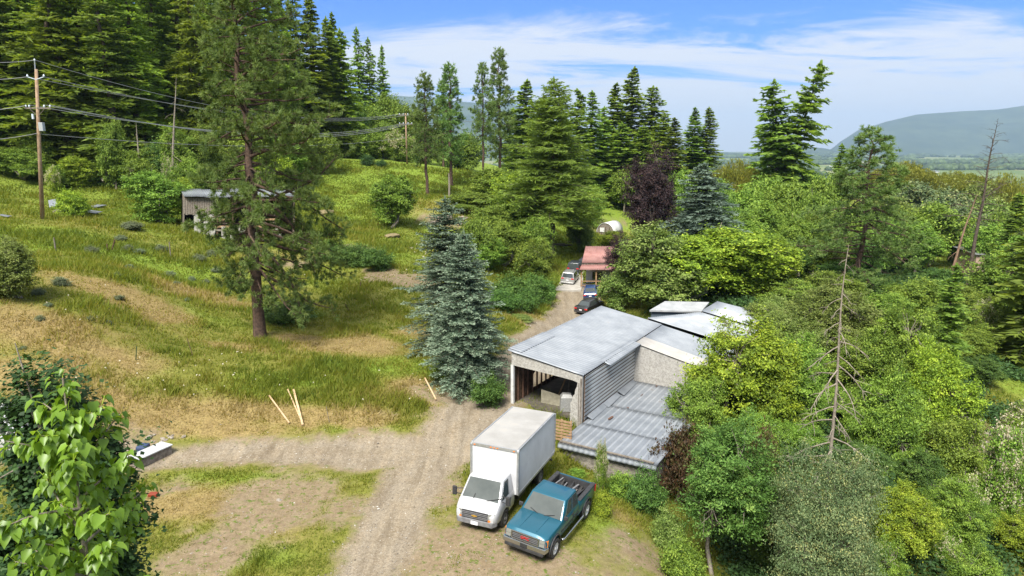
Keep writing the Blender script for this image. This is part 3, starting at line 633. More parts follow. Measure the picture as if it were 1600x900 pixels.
# ---------------------------------------------------------------- red roofed porch house
g0 = gd(905, 88.0); zt = g0.z; e = empty('porch_house', g0, 0, 'small house front with a faded red metal roof over its porch, beside the parked cars', 'house')
def RR(px, D, z): x = (px - 800) / FOC * (D * CP - (z - EYE) * SP); return Vector((x, D, z)) - g0
sheet('porch_roof', RR(905, 87.6, .42), RR(990, 87.6, .42), RR(990, 89.7, .80), RR(909, 89.7, .80), 22, redroof, e, amp=.03, rows=3)
sheet('main_roof', RR(909, 89.5, 1.05), RR(995, 89.5, 1.05), RR(995, 94.5, 2.55), RR(915, 94.5, 2.55), 22, redroof, e, amp=.03, rows=3)
MB().hexa([RR(909, 89.6, .80), RR(992, 89.6, .80), RR(992, 89.7, .80), RR(909, 89.7, .80), RR(909, 89.6, 1.03), RR(992, 89.6, 1.03), RR(992, 89.7, 1.03), RR(909, 89.7, 1.03)]).build('fascia', greywood, e)
a_, b_, c_, d_ = RR(915, 90.2, -3), RR(995, 90.2, -3), RR(995, 94.2, -3), RR(921, 94.2, -3)
mb = MB(); mb.hexa([a_, b_, c_, d_] + [Vector((p.x, p.y, z - zt)) for p, z in ((a_, 1.1), (b_, 1.1), (c_, 2.4), (d_, 2.4))]); mb.build('wall', worn('white_siding', (.50,.52,.55), (.62,.64,.66), 3, .7), e)
w_ = MB(); q = RR(933, 90.12, -.9); w_.box(q.x - .75, q.x + .75, q.y - .03, q.y + .05, q.z - .5, q.z + .7); fr = w_.build('window', whitep, e)
MB().box(q.x - .66, q.x + .66, q.y - .05, q.y - .01, q.z - .42, q.z + .62).build('pane', mat('dark_glass', (.02,.025,.03), .08, spec=.8), fr)
for px in (908, 931, 955, 980):
    p = RR(px, 88.0, zt); p.z = 0; MB().box(p.x - .08, p.x + .08, p.y - .08, p.y + .08, -.3, .38 - zt).build('post', palletw, e)
MB().beam(RR(908, 88.0, -1.15), RR(985, 88.0, -1.15), .06, .12).build('railing', palletw, e)
MB().beam(RR(908, 88.0, -1.75), RR(985, 88.0, -1.75), .06, .12).build('railing', palletw, e)
MB().hexa([RR(907, 87.7, -2.9), RR(990, 87.7, -2.9), RR(990, 90.2, -2.9), RR(907, 90.2, -2.9), RR(907, 87.7, -1.85), RR(990, 87.7, -1.85), RR(990, 90.2, -1.85), RR(907, 90.2, -1.85)]).build('deck', greywood, e)
# concrete pad where the two light cars stand
P4 = [gp(867, 454), gp(908, 455), gp(913, 424), gp(884, 426)]; c_ = sum(P4, Vector()) / 4; zt_ = max(p.z for p in P4) + .06
o = MB().slab([Vector((p.x - c_.x, p.y - c_.y, p.z - c_.z + .10)) for p in P4], (0, 0, -1), .5).build('concrete_pad', concrete); o.location = c_; tag(o, kind='structure')

# ---------------------------------------------------------------- little arched greenhouse on the meadow
g = gp(945, 370); e = empty('greenhouse', g, R(-28), 'small arched greenhouse with a white cover and a dark plank end wall on the meadow', 'greenhouse'); rr = 1.9
V, F = [], []; n = 14; Ld = 6.0
for j, y in enumerate((0, Ld * .33, Ld * .66, Ld)):
    for i in range(n + 1): a_ = math.pi * i / n; V.append((rr * math.cos(a_), y, .7 + rr * 1.15 * math.sin(a_)))
for j in range(3):
    for i in range(n): b_ = j * (n + 1) + i; F.append((b_, b_ + 1, b_ + n + 2, b_ + n + 1))
me = npmesh('cover', V, F, whitep, smooth=True); o = link('cover', me, e); md_ = o.modifiers.new('thickness', 'SOLIDIFY'); md_.thickness = .06
mb = MB(); mb.slab([Vector((rr * .97 * math.cos(math.pi * i / n), .12, .7 + rr * 1.12 * math.sin(math.pi * i / n))) for i in range(n + 1)] + [Vector((-rr * .97, .12, -.3)), Vector((rr * .97, .12, -.3))], (0, 1, 0), .08); mb.build('end_wall', greywood, e)
for x in (-1.3, -.8, .0, .9): MB().box(x, x + .10, -.0, .11, -.1, 2.1).build('batten', oldwood, e)
MB().box(-1.15, -.15, -.02, .10, 1.0, 1.9).build('window', whitep, e)
for sx_ in (-1, 1): MB().box(sx_ * rr - .06, sx_ * rr + .06, .1, Ld, -.5, .75).build('side_board', greywood, e)

# ---------------------------------------------------------------- the old plank shed up the slope
g = gp(300, 364); o6 = g; e = empty('plank_shed', g, 0, 'old grey plank shed with a sagging white and blue metal roof, behind the big pine', 'shed')
def SS(px, D, z): x = (px - 800) / FOC * (D * CP - (z - EYE) * SP); return Vector((x, D, z)) - g
D0, D1 = g.y, g.y + 6.5; zg = g.z; zr0 = PD(300, 307, D0).z; zr1 = PD(330, 296, D1).z
for k, (a_, b_, m_) in enumerate(((288, 322, galv), (320, 362, galv_dull), (360, 408, galv), (406, 440, galv_dull), (438, 466, galv))):
    dz = (.05, -.04, .08, 0, .06)[k]
    sheet('roof_sheet', SS(a_, D0 - .5, zr0 + dz), SS(b_, D0 - .5, zr0 + dz - .05), SS(b_ - 8, D1 + .4, zr1 + dz), SS(a_ - 8, D1 + .4, zr1 + dz), 12, m_, e, amp=.03, rows=3, wave=.08, seed=30 + k)
def wallp(px0, px1, z0, z1, m_, name, D=D0, t=.12, n=(0, 1, 0)):
    MB().slab([SS(px0, D, z0), SS(px1, D, z0), SS(px1, D, z1), SS(px0, D, z1)], n, t).build(name, m_, e)
for i in range(14):
    a_ = 286 + i * 3.75; wallp(a_, a_ + 3.3, zg + 2.2 + _pr.uniform(-.15, .1), zr0 - .12, greywood, 'plank', D0 + _pr.uniform(-.02, .03), .04)
wallp(286, 460, zg - 1, zr1 - .3, dark_in, 'back_wall', D1 - .3)
for a_, b_ in ((303, 313), (318, 336), (346, 352), (360, 384), (392, 400), (430, 438)): wallp(a_, b_, zg - .8, zg + (2.3 if a_ < 340 else .75), stucco if a_ in (303, 318) else concrete, 'stone_pier', D0 + .1, .45)
for px0, px1 in ((336, 360), (384, 430)):
    for k in range(5): wallp(px0, px1, zg + .2 + k * .42, zg + .42 + k * .42, palletw if k % 2 else greywood, 'slat', D0 + .12, .04)
for px in (338, 362, 386, 410, 458): wallp(px, px + 2.5, zg - .4, zr0 - .1, oldwood, 'post', D0 + .2, .2)
for px_, in ((287,), (459,)): MB().slab([SS(px_, D0, zg - 1), SS(px_ - 4, D1, zg - 1), SS(px_ - 4, D1, zr1 - .1), SS(px_, D0, zr0 - .1)], (1, 0, 0), .08).build('side_wall', greywood, e)

# far sheds glimpsed among the right trees
for px0, px1, py, D, lb, m_ in ((1436, 1466, 388, 130, 'long low building with a white roof glimpsed behind the leaning reddish trunk', white_sheet), (1526, 1566, 398, 118, 'long low building with a bright white roof beside the dense domed tree', white_sheet)):
    a_, b_ = PD(px0, py, D), PD(px1, py + 1, D); g = Vector((a_.x, a_.y, Hs(a_.x, a_.y))); e = empty('low_building', g, 0, lb, 'building'); a_ -= g; b_ -= g
    sheet('roof', a_, b_, b_ + Vector((-.5, 6, .6)), a_ + Vector((-.5, 6, .6)), 14, m_, e, amp=.03, rows=2)
    MB().box(a_.x + .3, b_.x - .3, a_.y + .4, a_.y + 5.6, -2.5, a_.z - .06).build('wall', worn('tan_wall', (.30,.20,.14), (.4,.3,.22), 2, .9), e)
# ---------------------------------------------------------------- plants: builders
LM = {
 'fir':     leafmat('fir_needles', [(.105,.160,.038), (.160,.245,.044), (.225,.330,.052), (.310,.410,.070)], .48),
 'fir_yellow': leafmat('young_fir_needles', [(.120,.175,.025), (.190,.270,.034), (.270,.360,.045)], .48),  # yellower needle colour for some of the firs
 'pine':    leafmat('pine_needles', [(0.070,0.127,0.033), (0.123,0.206,0.051), (0.193,0.288,0.083), (0.263,0.351,0.110)], .38),
 'spruce':  leafmat('blue_spruce_needles', [(0.043,0.078,0.046), (0.092,0.140,0.089), (0.183,0.240,0.162), (0.287,0.339,0.235)], .15, hue=.01),
 'spruce2': leafmat('grey_spruce_needles', [(0.075,0.120,0.083), (0.143,0.203,0.150), (0.247,0.307,0.247)], .15, hue=.01),
 'green':   leafmat('green_leaves', [(0.072,0.130,0.018), (0.133,0.219,0.027), (0.206,0.308,0.039), (0.285,0.389,0.060)], .27),
 'lime':    leafmat('yellow_green_leaves', [(0.102,0.161,0.016), (0.179,0.261,0.021), (0.275,0.369,0.031), (0.394,0.469,0.046)], .27),
 'olive':   leafmat('olive_leaves', [(0.078,0.119,0.024), (0.138,0.199,0.038), (0.202,0.270,0.057), (0.269,0.318,0.101)], .27),
 'ash':     leafmat('ash_leaves', [(0.050,0.109,0.019), (0.084,0.173,0.031), (0.134,0.242,0.048), (0.211,0.319,0.067)], .27, hue=.01),
 'sallow':  leafmat('grey_green_leaves', [(0.060,0.099,0.039), (0.107,0.155,0.063), (0.174,0.224,0.097), (0.295,0.295,0.110)], .25, hue=.01),
 'dark':    leafmat('dark_leaves', [(0.024,0.058,0.018), (0.044,0.096,0.025), (0.077,0.146,0.040)], .25, hue=.01),
 'juniper': leafmat('dark_shrub_leaves', [(0.045,0.096,0.019), (0.080,0.157,0.029), (0.136,0.224,0.042)], .25),
 'purple':  leafmat('purple_leaves', [(0.014,0.010,0.013), (0.027,0.017,0.019), (0.050,0.029,0.031), (0.076,0.046,0.036)], .2, hue=.01),
 'red':     leafmat('bronze_leaves', [(.050,.040,.018), (.105,.060,.028), (.090,.115,.030)], .3),
 'willow':  leafmat('willow_leaves', [(0.132,0.144,0.022), (0.216,0.228,0.029), (0.312,0.300,0.043)], .35),
 'sage':    leafmat('sage_leaves', [(0.099,0.133,0.064), (0.171,0.209,0.112), (0.234,0.275,0.160)], .2),
 'cream':   leafmat('cream_blossom', [(0.375,0.330,0.195), (0.510,0.458,0.315), (0.562,0.525,0.390)], .2, hue=.01),
 'cotton':  leafmat('cottonwood_leaves', [(0.092,0.171,0.018), (0.145,0.249,0.025), (0.197,0.328,0.035), (0.315,0.460,0.062)], .42, rough=.38, spec=.45),
}
bark_pine = worn('pine_bark', (.055,.040,.032), (.135,.088,.064), 5, .95, bmp=.05, spec=.1)
bark_fir = worn('fir_bark', (.060,.045,.034), (.125,.100,.080), 5, .95, bmp=.04, spec=.1)
bark_grey = worn('grey_bark', (.150,.125,.095), (.300,.265,.215), 7, .9, bmp=.02, spec=.1)
bark_dead = worn('weathered_wood', (.170,.140,.110), (.300,.260,.210), 7, .9, spec=.1)
bark_red = worn('dead_pine_bark', (.140,.085,.055), (.270,.180,.125), 6, .9, spec=.1)

def taper_tubes(name, segs, m, n=6):
    """segs: list of (points, radii) -> one mesh"""
    mb = MB()
    for pts, rr in segs: mb.tube(pts, rr, n, cap=False)
    me = bpy.data.meshes.new(name); me.from_pydata(mb.v, [], mb.f); me.update()
    me.polygons.foreach_set('use_smooth', np.ones(len(me.polygons), dtype=bool)); me.materials.append(m); return me
def frond_quads(base, tip, wid, rng, roll=.5):
    """rhombus fronds from base to tip with given width"""
    d = tip - base; L = np.linalg.norm(d, axis=1, keepdims=True)
    up = np.tile([0, 0, 1.], (len(d), 1)) + rng.normal(0, roll, (len(d), 3))
    s = unit(np.cross(d, up)) * (wid[:, None] if np.ndim(wid) else wid)
    mid = base + d * .45
    return np.stack([base, mid + s, tip, mid - s], 1)

def conifer(name, h, r, seed, zb=.04, spacing=.42, nb=5, droop=.25, prof=.85, step=.30, twig=.42, wid=.075, sub=1, tipc=.35, bm=None, lm=None, irregular=.25, lean=0, dens=1.0, tuftside=1.0, topup=.35):
    rng = np.random.default_rng(seed); bm = bm or bark_fir
    nseg = 12; wob = rng.normal(0, .012 * h, (nseg + 1, 2)); wob[:2] = 0; wob[-1] *= .3
    tz = np.linspace(0, h, nseg + 1); axis = lambda z: np.array([np.interp(z, tz, wob[:, 0]) + lean * z * z / h, np.interp(z, tz, wob[:, 1]), z])
    r0 = h * .014 + .05
    segs = [([axis(z) for z in tz], [r0 * (1 - z / h) ** .9 * (1.15 if z < .1 else 1) + .015 for z in tz])]
    Q, T = [], []
    z = zb * h; ang = rng.random() * 6
    while z < h * .985:
        t = (z - zb * h) / (h * (1 - zb)); grow = min(1, .62 + t * 3.2)
        Lm = r * (1 - t) ** prof * grow + .12
        k = max(3, int(round(nb * (1 - .35 * t) * rng.uniform(.8, 1.2))))
        for b in range(k):
            if rng.random() > dens: continue
            ang += 2 * math.pi / k + rng.normal(0, .28)
            L = Lm * rng.uniform(1 - irregular * 1.6, 1 + irregular * .55)
            if rng.random() < irregular * .18: L *= 1.25
            dz = rng.uniform(-.12, .12) + topup * t - droop * (1 - t)
            dr = np.array([math.cos(ang), math.sin(ang), 0]); p0 = axis(z + rng.uniform(-.5, .5) * spacing)
            n = max(3, int(L / step)); s_ = (np.arange(n) + .6) / n
            def cv(s): return p0 + dr * (L * s)[:, None] + np.array([0, 0, 1.]) * (L * (dz * s - droop * .55 * s ** 2 + .22 * np.maximum(s - .72, 0)))[:, None]
            P = cv(s_)
            if L > .8 and (rng.random() < .5 or L > 2.2): segs.append((list(cv(np.array([0, .4, .85]))), [.012 + .012 * L, .010 + .006 * L, .008]))
            sd_ = np.array([-dr[1], dr[0], 0.])
            for side in (-1, 1):
                m_ = n
                tl = twig * L ** .55 * (.45 + 1.0 * (1 - s_) ** .7 * np.minimum(1, s_ * 3 + .3)) * rng.uniform(.65, 1.2, m_)
                dd = unit(dr * rng.uniform(.45, .8, (m_, 1)) + sd_ * side * rng.uniform(.55, .9, (m_, 1)) * tuftside + np.array([0, 0, 1.]) * rng.uniform(-.32, .12, (m_, 1)))
                jit = rng.normal(0, .03, (m_, 3))
                if sub == 1:
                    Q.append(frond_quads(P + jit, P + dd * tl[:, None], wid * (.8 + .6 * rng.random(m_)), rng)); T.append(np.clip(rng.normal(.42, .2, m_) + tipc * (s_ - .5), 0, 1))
                else:
                    for q in range(sub):
                        f0 = q / sub; b0 = P + dd * (tl * f0)[:, None]
                        for s2 in (-1, 1):
                            off = unit(dd + np.cross(dd, [0, 0, 1.]) * s2 * rng.uniform(.5, .9, (m_, 1)) + rng.normal(0, .22, (m_, 3)))
                            ln = tl * (1.0 / sub) * (1.25 + .3 * rng.random(m_)) * (1 - .25 * f0)
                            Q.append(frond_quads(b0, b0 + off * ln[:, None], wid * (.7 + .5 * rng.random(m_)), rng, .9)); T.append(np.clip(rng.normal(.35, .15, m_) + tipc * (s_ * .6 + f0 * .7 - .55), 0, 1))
            e = cv(np.array([.9, 1.06])); Q.append(frond_quads(e[:1], e[1:] + rng.normal(0, .02, (1, 3)), wid * 1.3, rng)); T.append(np.array([.7]))
            # hanging sprays under the branch
            hs_ = s_[::2]; hp = P[::2]; hl = twig * .55 * rng.uniform(.4, 1.1, len(hs_))
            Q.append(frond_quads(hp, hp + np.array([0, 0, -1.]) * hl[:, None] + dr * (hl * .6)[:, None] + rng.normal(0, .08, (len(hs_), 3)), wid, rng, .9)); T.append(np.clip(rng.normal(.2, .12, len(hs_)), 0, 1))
        z += spacing * rng.uniform(.75, 1.25) * (1 - .35 * t)
    top = axis(h * .97); Q.append(frond_quads(np.tile(top, (6, 1)), np.tile(axis(h) + [0, 0, .25], (6, 1)) + rng.normal(0, .09, (6, 3)), wid, rng, 1)); T.append(np.full(6, .6))
    return taper_tubes(name + '_trunk', segs, bm), quads(name + '_crown', np.concatenate(Q), lm or LM['fir'], np.concatenate(T))

def pine(name, h, r, seed, zb=.2, nbr=70, tufts=9, nl=.24, nw=.022, per=20, shape=.6, lm=None, droop=.2, tr=None, brown=0.0, low=True, sp=.55, dead=0, asym=0):
    """long-needled pine: whorls of crooked limbs that carry bursts of needles"""
    rng = np.random.default_rng(seed)
    nseg = 14; wob = rng.normal(0, .007 * h, (nseg + 1, 2)); wob[:3] = 0
    tz = np.linspace(0, h, nseg + 1); axis = lambda z: np.array([np.interp(z, tz, wob[:, 0]), np.interp(z, tz, wob[:, 1]), z])
    r0 = tr or h * .016
    segs = [([axis(z) for z in tz], [r0 * (1 - z / h) ** .7 * (1.2 if z < .1 else 1) + .03 for z in tz])]
    cen, dirs = [], []
    ang = 0
    for i in range(nbr):
        t = (i + rng.random()) / nbr; z = h * (zb + (1 - zb) * t ** .92)
        ang += 2.4 + rng.normal(0, .3)
        L = r * min(1, .65 + 1.4 * t) * (1 - t) ** shape * rng.uniform(.6, 1.12) + .25
        dz = rng.uniform(-.25, .25) + .55 * t - droop * (1 - t) * 1.3; L *= 1 + asym * math.cos(ang)
        d = np.array([math.cos(ang), math.sin(ang), dz]); d /= np.linalg.norm(d)
        p = axis(z); pts = [p.copy()]; nst = 6
        for k in range(nst):
            d = unit(d + rng.normal(0, .13, 3) + np.array([0, 0, (.16 if k > 3 else -.07)])); p = p + d * L / nst; pts.append(p.copy())
        rb = .018 + .016 * L
        segs.append((pts, [rb * (1 - .8 * k / nst) for k in range(nst + 1)]))
        nt_ = max(3, int(tufts * L / r * rng.uniform(.8, 1.3)))
        if t < dead: continue
        for k in range(nt_):
            s_ = rng.uniform(.28, 1.0) ** .75; q = pts[min(nst, int(s_ * nst))] + (pts[min(nst, int(s_ * nst) + 1)] - pts[min(nst, int(s_ * nst))]) * (s_ * nst % 1)
            dd = unit(d * .6 + rng.normal(0, .6, 3) + np.array([0, 0, .28])); ln = rng.uniform(.25, 1) * sp * (1.1 + .3 * L) * (1.15 - .5 * s_)
            e = q + dd * ln
            segs.append(([q, q + dd * ln * .5 + rng.normal(0, .04, 3), e], [.014, .011, .008]))
            for m_ in range(rng.integers(2, 4)):
                cen.append(e - dd * ln * .33 * m_ + rng.normal(0, .10, 3)); dirs.append(unit(dd + rng.normal(0, .3, 3)))
        cen.append(pts[-1]); dirs.append(d)
    cen, dirs = np.array(cen), np.array(dirs); n = len(cen)
    d = unit(dirs[:, None] * .75 + rng.normal(0, .62, (n, per, 3))); L = nl * rng.uniform(.65, 1.15, (n, per, 1)); L *= rng.uniform(.75, 1.2, (n, 1, 1))
    b = np.repeat(cen[:, None], per, 1) - d * .02; tip = b + d * L; s_ = unit(np.cross(d, rng.normal(0, 1, (n, per, 3)))) * nw
    tint = np.clip(np.repeat(rng.normal(.5, .2, (n, 1)), per, 1) + rng.normal(0, .12, (n, per)), 0, 1)
    Q = np.stack([b - s_ * .5, b + s_ * .5, tip + s_ * .25, tip - s_ * .25], 2)
    return taper_tubes(name + '_trunk', segs, bark_pine, 7), quads(name + '_crown', Q.reshape(-1, 4, 3), lm or LM['pine'], tint.ravel())

def broadleaf(name, h, rx, rz, cz, seed, nl=9, clumps=500, per=30, leaf=.13, csz=.32, lr=.42, lm=None, bm=None, tr=None, base=.0, aspect=.55, up=.5, hang=0, fill=.2, limbs=40, stems=1, ry=None, blossom=None, gap=-.55):
    rng = np.random.default_rng(seed); ry = ry or rx; S = np.array([rx, ry, rz])
    c = rng.normal(0, 1, (nl, 3)); c = unit(c) * (rng.random((nl, 1)) ** .5) * (1 - lr * .8); c[0] = (0, 0, .45)
    C_ = c * S + np.array([0, 0, cz]); lrad = (lr * rng.uniform(.75, 1.25, nl))[:, None] * S
    lrad = lrad * np.where(rng.random((nl, 1)) < .3, .7, 1.08)
    n = int(clumps * 3.4); li = rng.integers(0, nl, n); d = unit(rng.normal(0, 1, (n, 3)) + np.array([0, 0, .25]))
    w1 = rng.normal(0, 1, (nl, 6, 3)) * np.array([3.2, 3.2, 3.2]); ph = rng.uniform(0, 6.28, (nl, 6))
    g = np.sin((w1[li] * d[:, None]).sum(-1) + ph[li]).sum(-1) / 2.45      # a lumpy field over every lobe: where it is low there is a gap
    g2 = np.sin((w1[li] * 2.3 * d[:, None]).sum(-1) + ph[li] * 2).sum(-1) / 2.45
    rad = np.where(rng.random(n) < fill, rng.uniform(.25, .85, n), 0.90 + .22 * g + .12 * g2 + rng.uniform(-.07, .07, n))
    P = C_[li] + d * lrad[li] * rad[:, None]
    keep = rng.random(n) < sstep(gap - .75, gap + .35, g + .45 * g2)
    for j in range(nl):
        q = np.linalg.norm((P - C_[j]) / lrad[j], axis=1); keep &= ~((q < .70) & (li != j) & (rng.random(n) > fill))
    keep &= P[:, 2] > base
    P, d = P[keep][:clumps], d[keep][:clumps]; n = len(P)
    if not hang:      # leafy shoots that stick out of the outline
        k = rng.permutation(n)[:n // 5]; sh = unit(d[k] * .7 + np.array([0, 0, .55]) + rng.normal(0, .35, (len(k), 3)))
        P = np.concatenate([P] + [P[k] + sh * csz * m_ for m_ in (1.1, 2.0)]); d = np.concatenate([d, sh, sh]); n = len(P)
    # leaves, in flattened sprays that point outwards
    out_ = unit(d * np.array([1, 1, .35]) + rng.normal(0, .3, (n, 3)))[:, None]; tg = unit(np.cross(out_, [0, 0, 1.])); upv = np.cross(tg, out_)
    r_ = rng.normal(0, 1, (n, per, 3)); size = csz * rng.uniform(.5, 1.35, (n, 1, 1))
    off = (out_ * r_[..., :1] * 1.25 + tg * r_[..., 1:2] * (.95 - .25 * r_[..., :1].clip(-1, 1)) + upv * r_[..., 2:] * .36) * size
    if hang: off = r_ * csz * np.array([.35, .35, 1]); off[..., 2] = -np.abs(r_[..., 2]) * csz * hang
    L0 = P[:, None] + off
    nor = unit(d[:, None] * .55 + np.array([0, 0, up]) + rng.normal(0, .5, (n, per, 3)))
    ax = unit(np.cross(nor, rng.normal(0, 1, (n, per, 3)))); 
    if hang: ax = unit(ax * .4 + np.array([0, 0, -1.])); nor = unit(np.cross(ax, rng.normal(0, 1, (n, per, 3))))
    sd_ = np.cross(nor, ax); ln = leaf * rng.uniform(.65, 1.3, (n, per, 1))
    fold = nor * ln * .12
    Q = np.stack([L0 - ax * ln * .5, L0 + sd_ * ln * aspect * .5 - fold, L0 + ax * ln * .5, L0 - sd_ * ln * aspect * .5 - fold], 2)
    tint = np.clip(np.repeat(rng.normal(.42, .28, (n, 1)), per, 1) + rng.normal(0, .15, (n, per)), 0, 1)
    segs = []; tr = tr or (.02 * h + .04)
    for s0 in range(stems):
        bo = np.array([0, 0, 0]) if stems == 1 else np.append(rng.normal(0, .12 * rx, 2), 0)
        fork = np.array([rng.normal(0, .06 * rx), rng.normal(0, .06 * rx), cz - rz * .55]); fork[2] = max(fork[2], .15 * h)
        if stems > 1: fork[:2] += rng.normal(0, .3 * rx, 2)
        segs.append(([bo, (bo + fork) / 2 + np.append(rng.normal(0, .03 * h, 2), 0), fork], [tr * 1.2, tr, tr * .8]))
        for j in range(nl):
            if stems > 1 and j % stems != s0: continue
            m_ = (fork + C_[j]) / 2 + rng.normal(0, .08 * rx, 3); segs.append(([fork, m_, C_[j]], [tr * .6, tr * .42, tr * .25]))
    for q_, k in enumerate(rng.integers(0, n, limbs)):
        j = np.argmin(((C_ - P[k]) ** 2).sum(1)); a_ = C_[j]; m_ = (a_ + P[k]) / 2 + rng.normal(0, .05 * rx, 3); end = P[k] + (P[k] - a_) * (.30 if q_ % 5 == 0 else 0) + rng.normal(0, .03 * rx, 3); segs.append(([a_, m_, end], [tr * .24, tr * .16, tr * .07]))
    tm = taper_tubes(name + '_trunk', segs, bm or bark_grey); cm = quads(name + '_crown', Q.reshape(-1, 4, 3), lm or LM['green'], tint.ravel())
    if blossom:      # upright sprays of tiny blossoms at the outside of the crown
        k = rng.permutation(n)[:int(n * blossom)]; k = k[P[k, 2] > cz - rz * .3]
        bp = P[k][:, None] + d[k][:, None] * csz * .5 + rng.normal(0, 1, (len(k), 26, 3)) * csz * np.array([.45, .45, .55]); bn = unit(rng.normal(0, 1, bp.shape)); ba = unit(np.cross(bn, rng.normal(0, 1, bp.shape))); bs = np.cross(bn, ba); q = leaf * .42
        BQ = np.stack([bp - ba * q, bp + bs * q, bp + ba * q, bp - bs * q], 2).reshape(-1, 4, 3)
        return tm, cm, quads(name + '_blossom', BQ, LM['cream'], rng.random(len(BQ)))
    return tm, cm

def plant(name, meshes, loc, sc_=(1, 1, 1), rz=0, label=None, cat='tree', group=None, lm=None, bm=None, sink=.08, parts=('trunk', 'crown', 'blossom')):
    e = empty(name, (loc[0], loc[1], loc[2] - sink), rz, label, cat, group); e.scale = sc_ if not isinstance(sc_, (int, float)) else (sc_,) * 3
    for pn, me in zip(parts, meshes):
        o = link(pn, me, e)
        if pn == 'crown' and lm: o.material_slots[0].link = 'OBJECT'; o.material_slots[0].material = LM[lm]
        if pn == 'trunk' and bm: o.material_slots[0].link = 'OBJECT'; o.material_slots[0].material = bm
    return e
# ---------------------------------------------------------------- tree library (meshes shared by the copies)
rnd = random.Random(5)
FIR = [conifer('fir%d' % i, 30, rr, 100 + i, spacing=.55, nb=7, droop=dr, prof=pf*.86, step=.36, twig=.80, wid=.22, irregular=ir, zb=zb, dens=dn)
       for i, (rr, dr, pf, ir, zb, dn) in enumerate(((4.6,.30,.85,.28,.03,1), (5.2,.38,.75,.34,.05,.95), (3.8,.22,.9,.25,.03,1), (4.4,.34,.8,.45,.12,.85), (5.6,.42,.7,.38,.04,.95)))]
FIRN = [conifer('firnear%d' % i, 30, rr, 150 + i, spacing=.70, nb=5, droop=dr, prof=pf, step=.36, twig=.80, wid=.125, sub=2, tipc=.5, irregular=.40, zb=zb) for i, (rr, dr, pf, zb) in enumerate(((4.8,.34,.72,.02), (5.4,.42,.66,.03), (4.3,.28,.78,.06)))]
PINE = [pine('pine%d' % i, 20, rr, 200 + i, zb=zb, nbr=nb_, tufts=10, nl=.42, nw=.075, per=14, shape=.62, sp=.7, tr=.26) for i, (rr, zb, nb_) in enumerate(((3.4,.30,85), (3.0,.24,95), (3.8,.36,80)))]
BFAR = [broadleaf('broadfar%d' % i, 12, 5.2, 5.6, 5.9, 300 + i, nl=16, clumps=900, per=16, leaf=.44, csz=.52, lr=.34, fill=.12, limbs=16, base=.6) for i in range(3)]
BMID = [broadleaf('broadmid%d' % i, 9, 3.9, 4.3, 4.3, 320 + i, nl=14, clumps=640, per=42, leaf=.25, csz=.38, lr=.34, gap=.1, fill=.06, limbs=110, stems=2, base=.3) for i in range(3)]
BNEAR = [broadleaf('broadnear%d' % i, 7, 3.2, 3.4, 3.4, 340 + i, nl=15, clumps=860, per=62, leaf=.150, csz=.27, lr=.33, gap=.15, fill=.06, limbs=260, stems=3, base=.15) for i in range(3)]
WIL = [broadleaf('willow%d' % i, 15, 8, 5.5, 9.5, 360 + i, nl=13, clumps=800, per=22, leaf=.60, csz=.75, lr=.36, aspect=.28, hang=2.2, fill=.1, limbs=10, lm=LM['willow']) for i in range(2)]
BUSH = [broadleaf('bush%d' % i, 3, 2.0, 1.5, 1.3, 380 + i, nl=9, clumps=420, per=24, leaf=.17, csz=.26, lr=.42, fill=.15, limbs=20, stems=4, base=.05, tr=.05) for i in range(3)]
BLOS = [broadleaf('blossombush%d' % i, 3.4, 2.1, 1.7, 1.7, 390 + i, nl=9, clumps=420, per=26, leaf=.12, csz=.24, lr=.40, fill=.2, limbs=40, stems=4, base=.1, tr=.05, blossom=.30) for i in range(2)]

def hgt(px, py, D, g):      # height of something whose top shows at that pixel
    return PD(px, py, D).z - g.z
def put(kind, px, D, top, wpx, label, group=None, lm=None, cat='tree', name=None, v=None, bm=None, rz=None, base=None, foot=None):
    """stand a tree of a library kind on the ground: column px at depth D, top seen at row `top`, crown wpx pixels wide"""
    lib, h0, r0, nm = {'firn': (FIRN, 30, (4.8,5.4,4.3), 'fir_tree'), 'fir': (FIR, 30, (4.6,5.2,3.8,4.4,5.6), 'fir_tree'), 'pine': (PINE, 20, (3.4,3.0,3.8), 'pine_tree'), 'far': (BFAR, 11.4, (5.2,)*3, 'broadleaf_tree'),
                   'mid': (BMID, 8.4, (3.9,)*3, 'broadleaf_tree'), 'near': (BNEAR, 6.7, (3.1,)*3, 'broadleaf_tree'), 'willow': (WIL, 14.6, (7.5,)*2, 'willow_tree'),
                   'bush': (BUSH, 2.7, (1.95,)*3, 'shrub'), 'blos': (BLOS, 3.3, (2.0,)*2, 'blossoming_shrub')}[kind]
    g = Vector(base) if base is not None else (gp(px, foot) if foot else gd(px, D)); h = max(hgt(px, top, g.y, g), .4); v = rnd.randrange(len(lib)) if v is None else v
    d = g.y * CP; rr = wpx / 2 / FOC * d * (1.45 if kind == 'fir' and D > 165 and px > 780 else 1.22 if kind in ('fir', 'firn') else .80 if kind == 'near' else 1.0); sr = rr / r0[v]
    return plant(name or nm, lib[v], g, (sr, sr, h / h0), rnd.random() * 6.28 if rz is None else rz, label, cat, group, lm, bm)

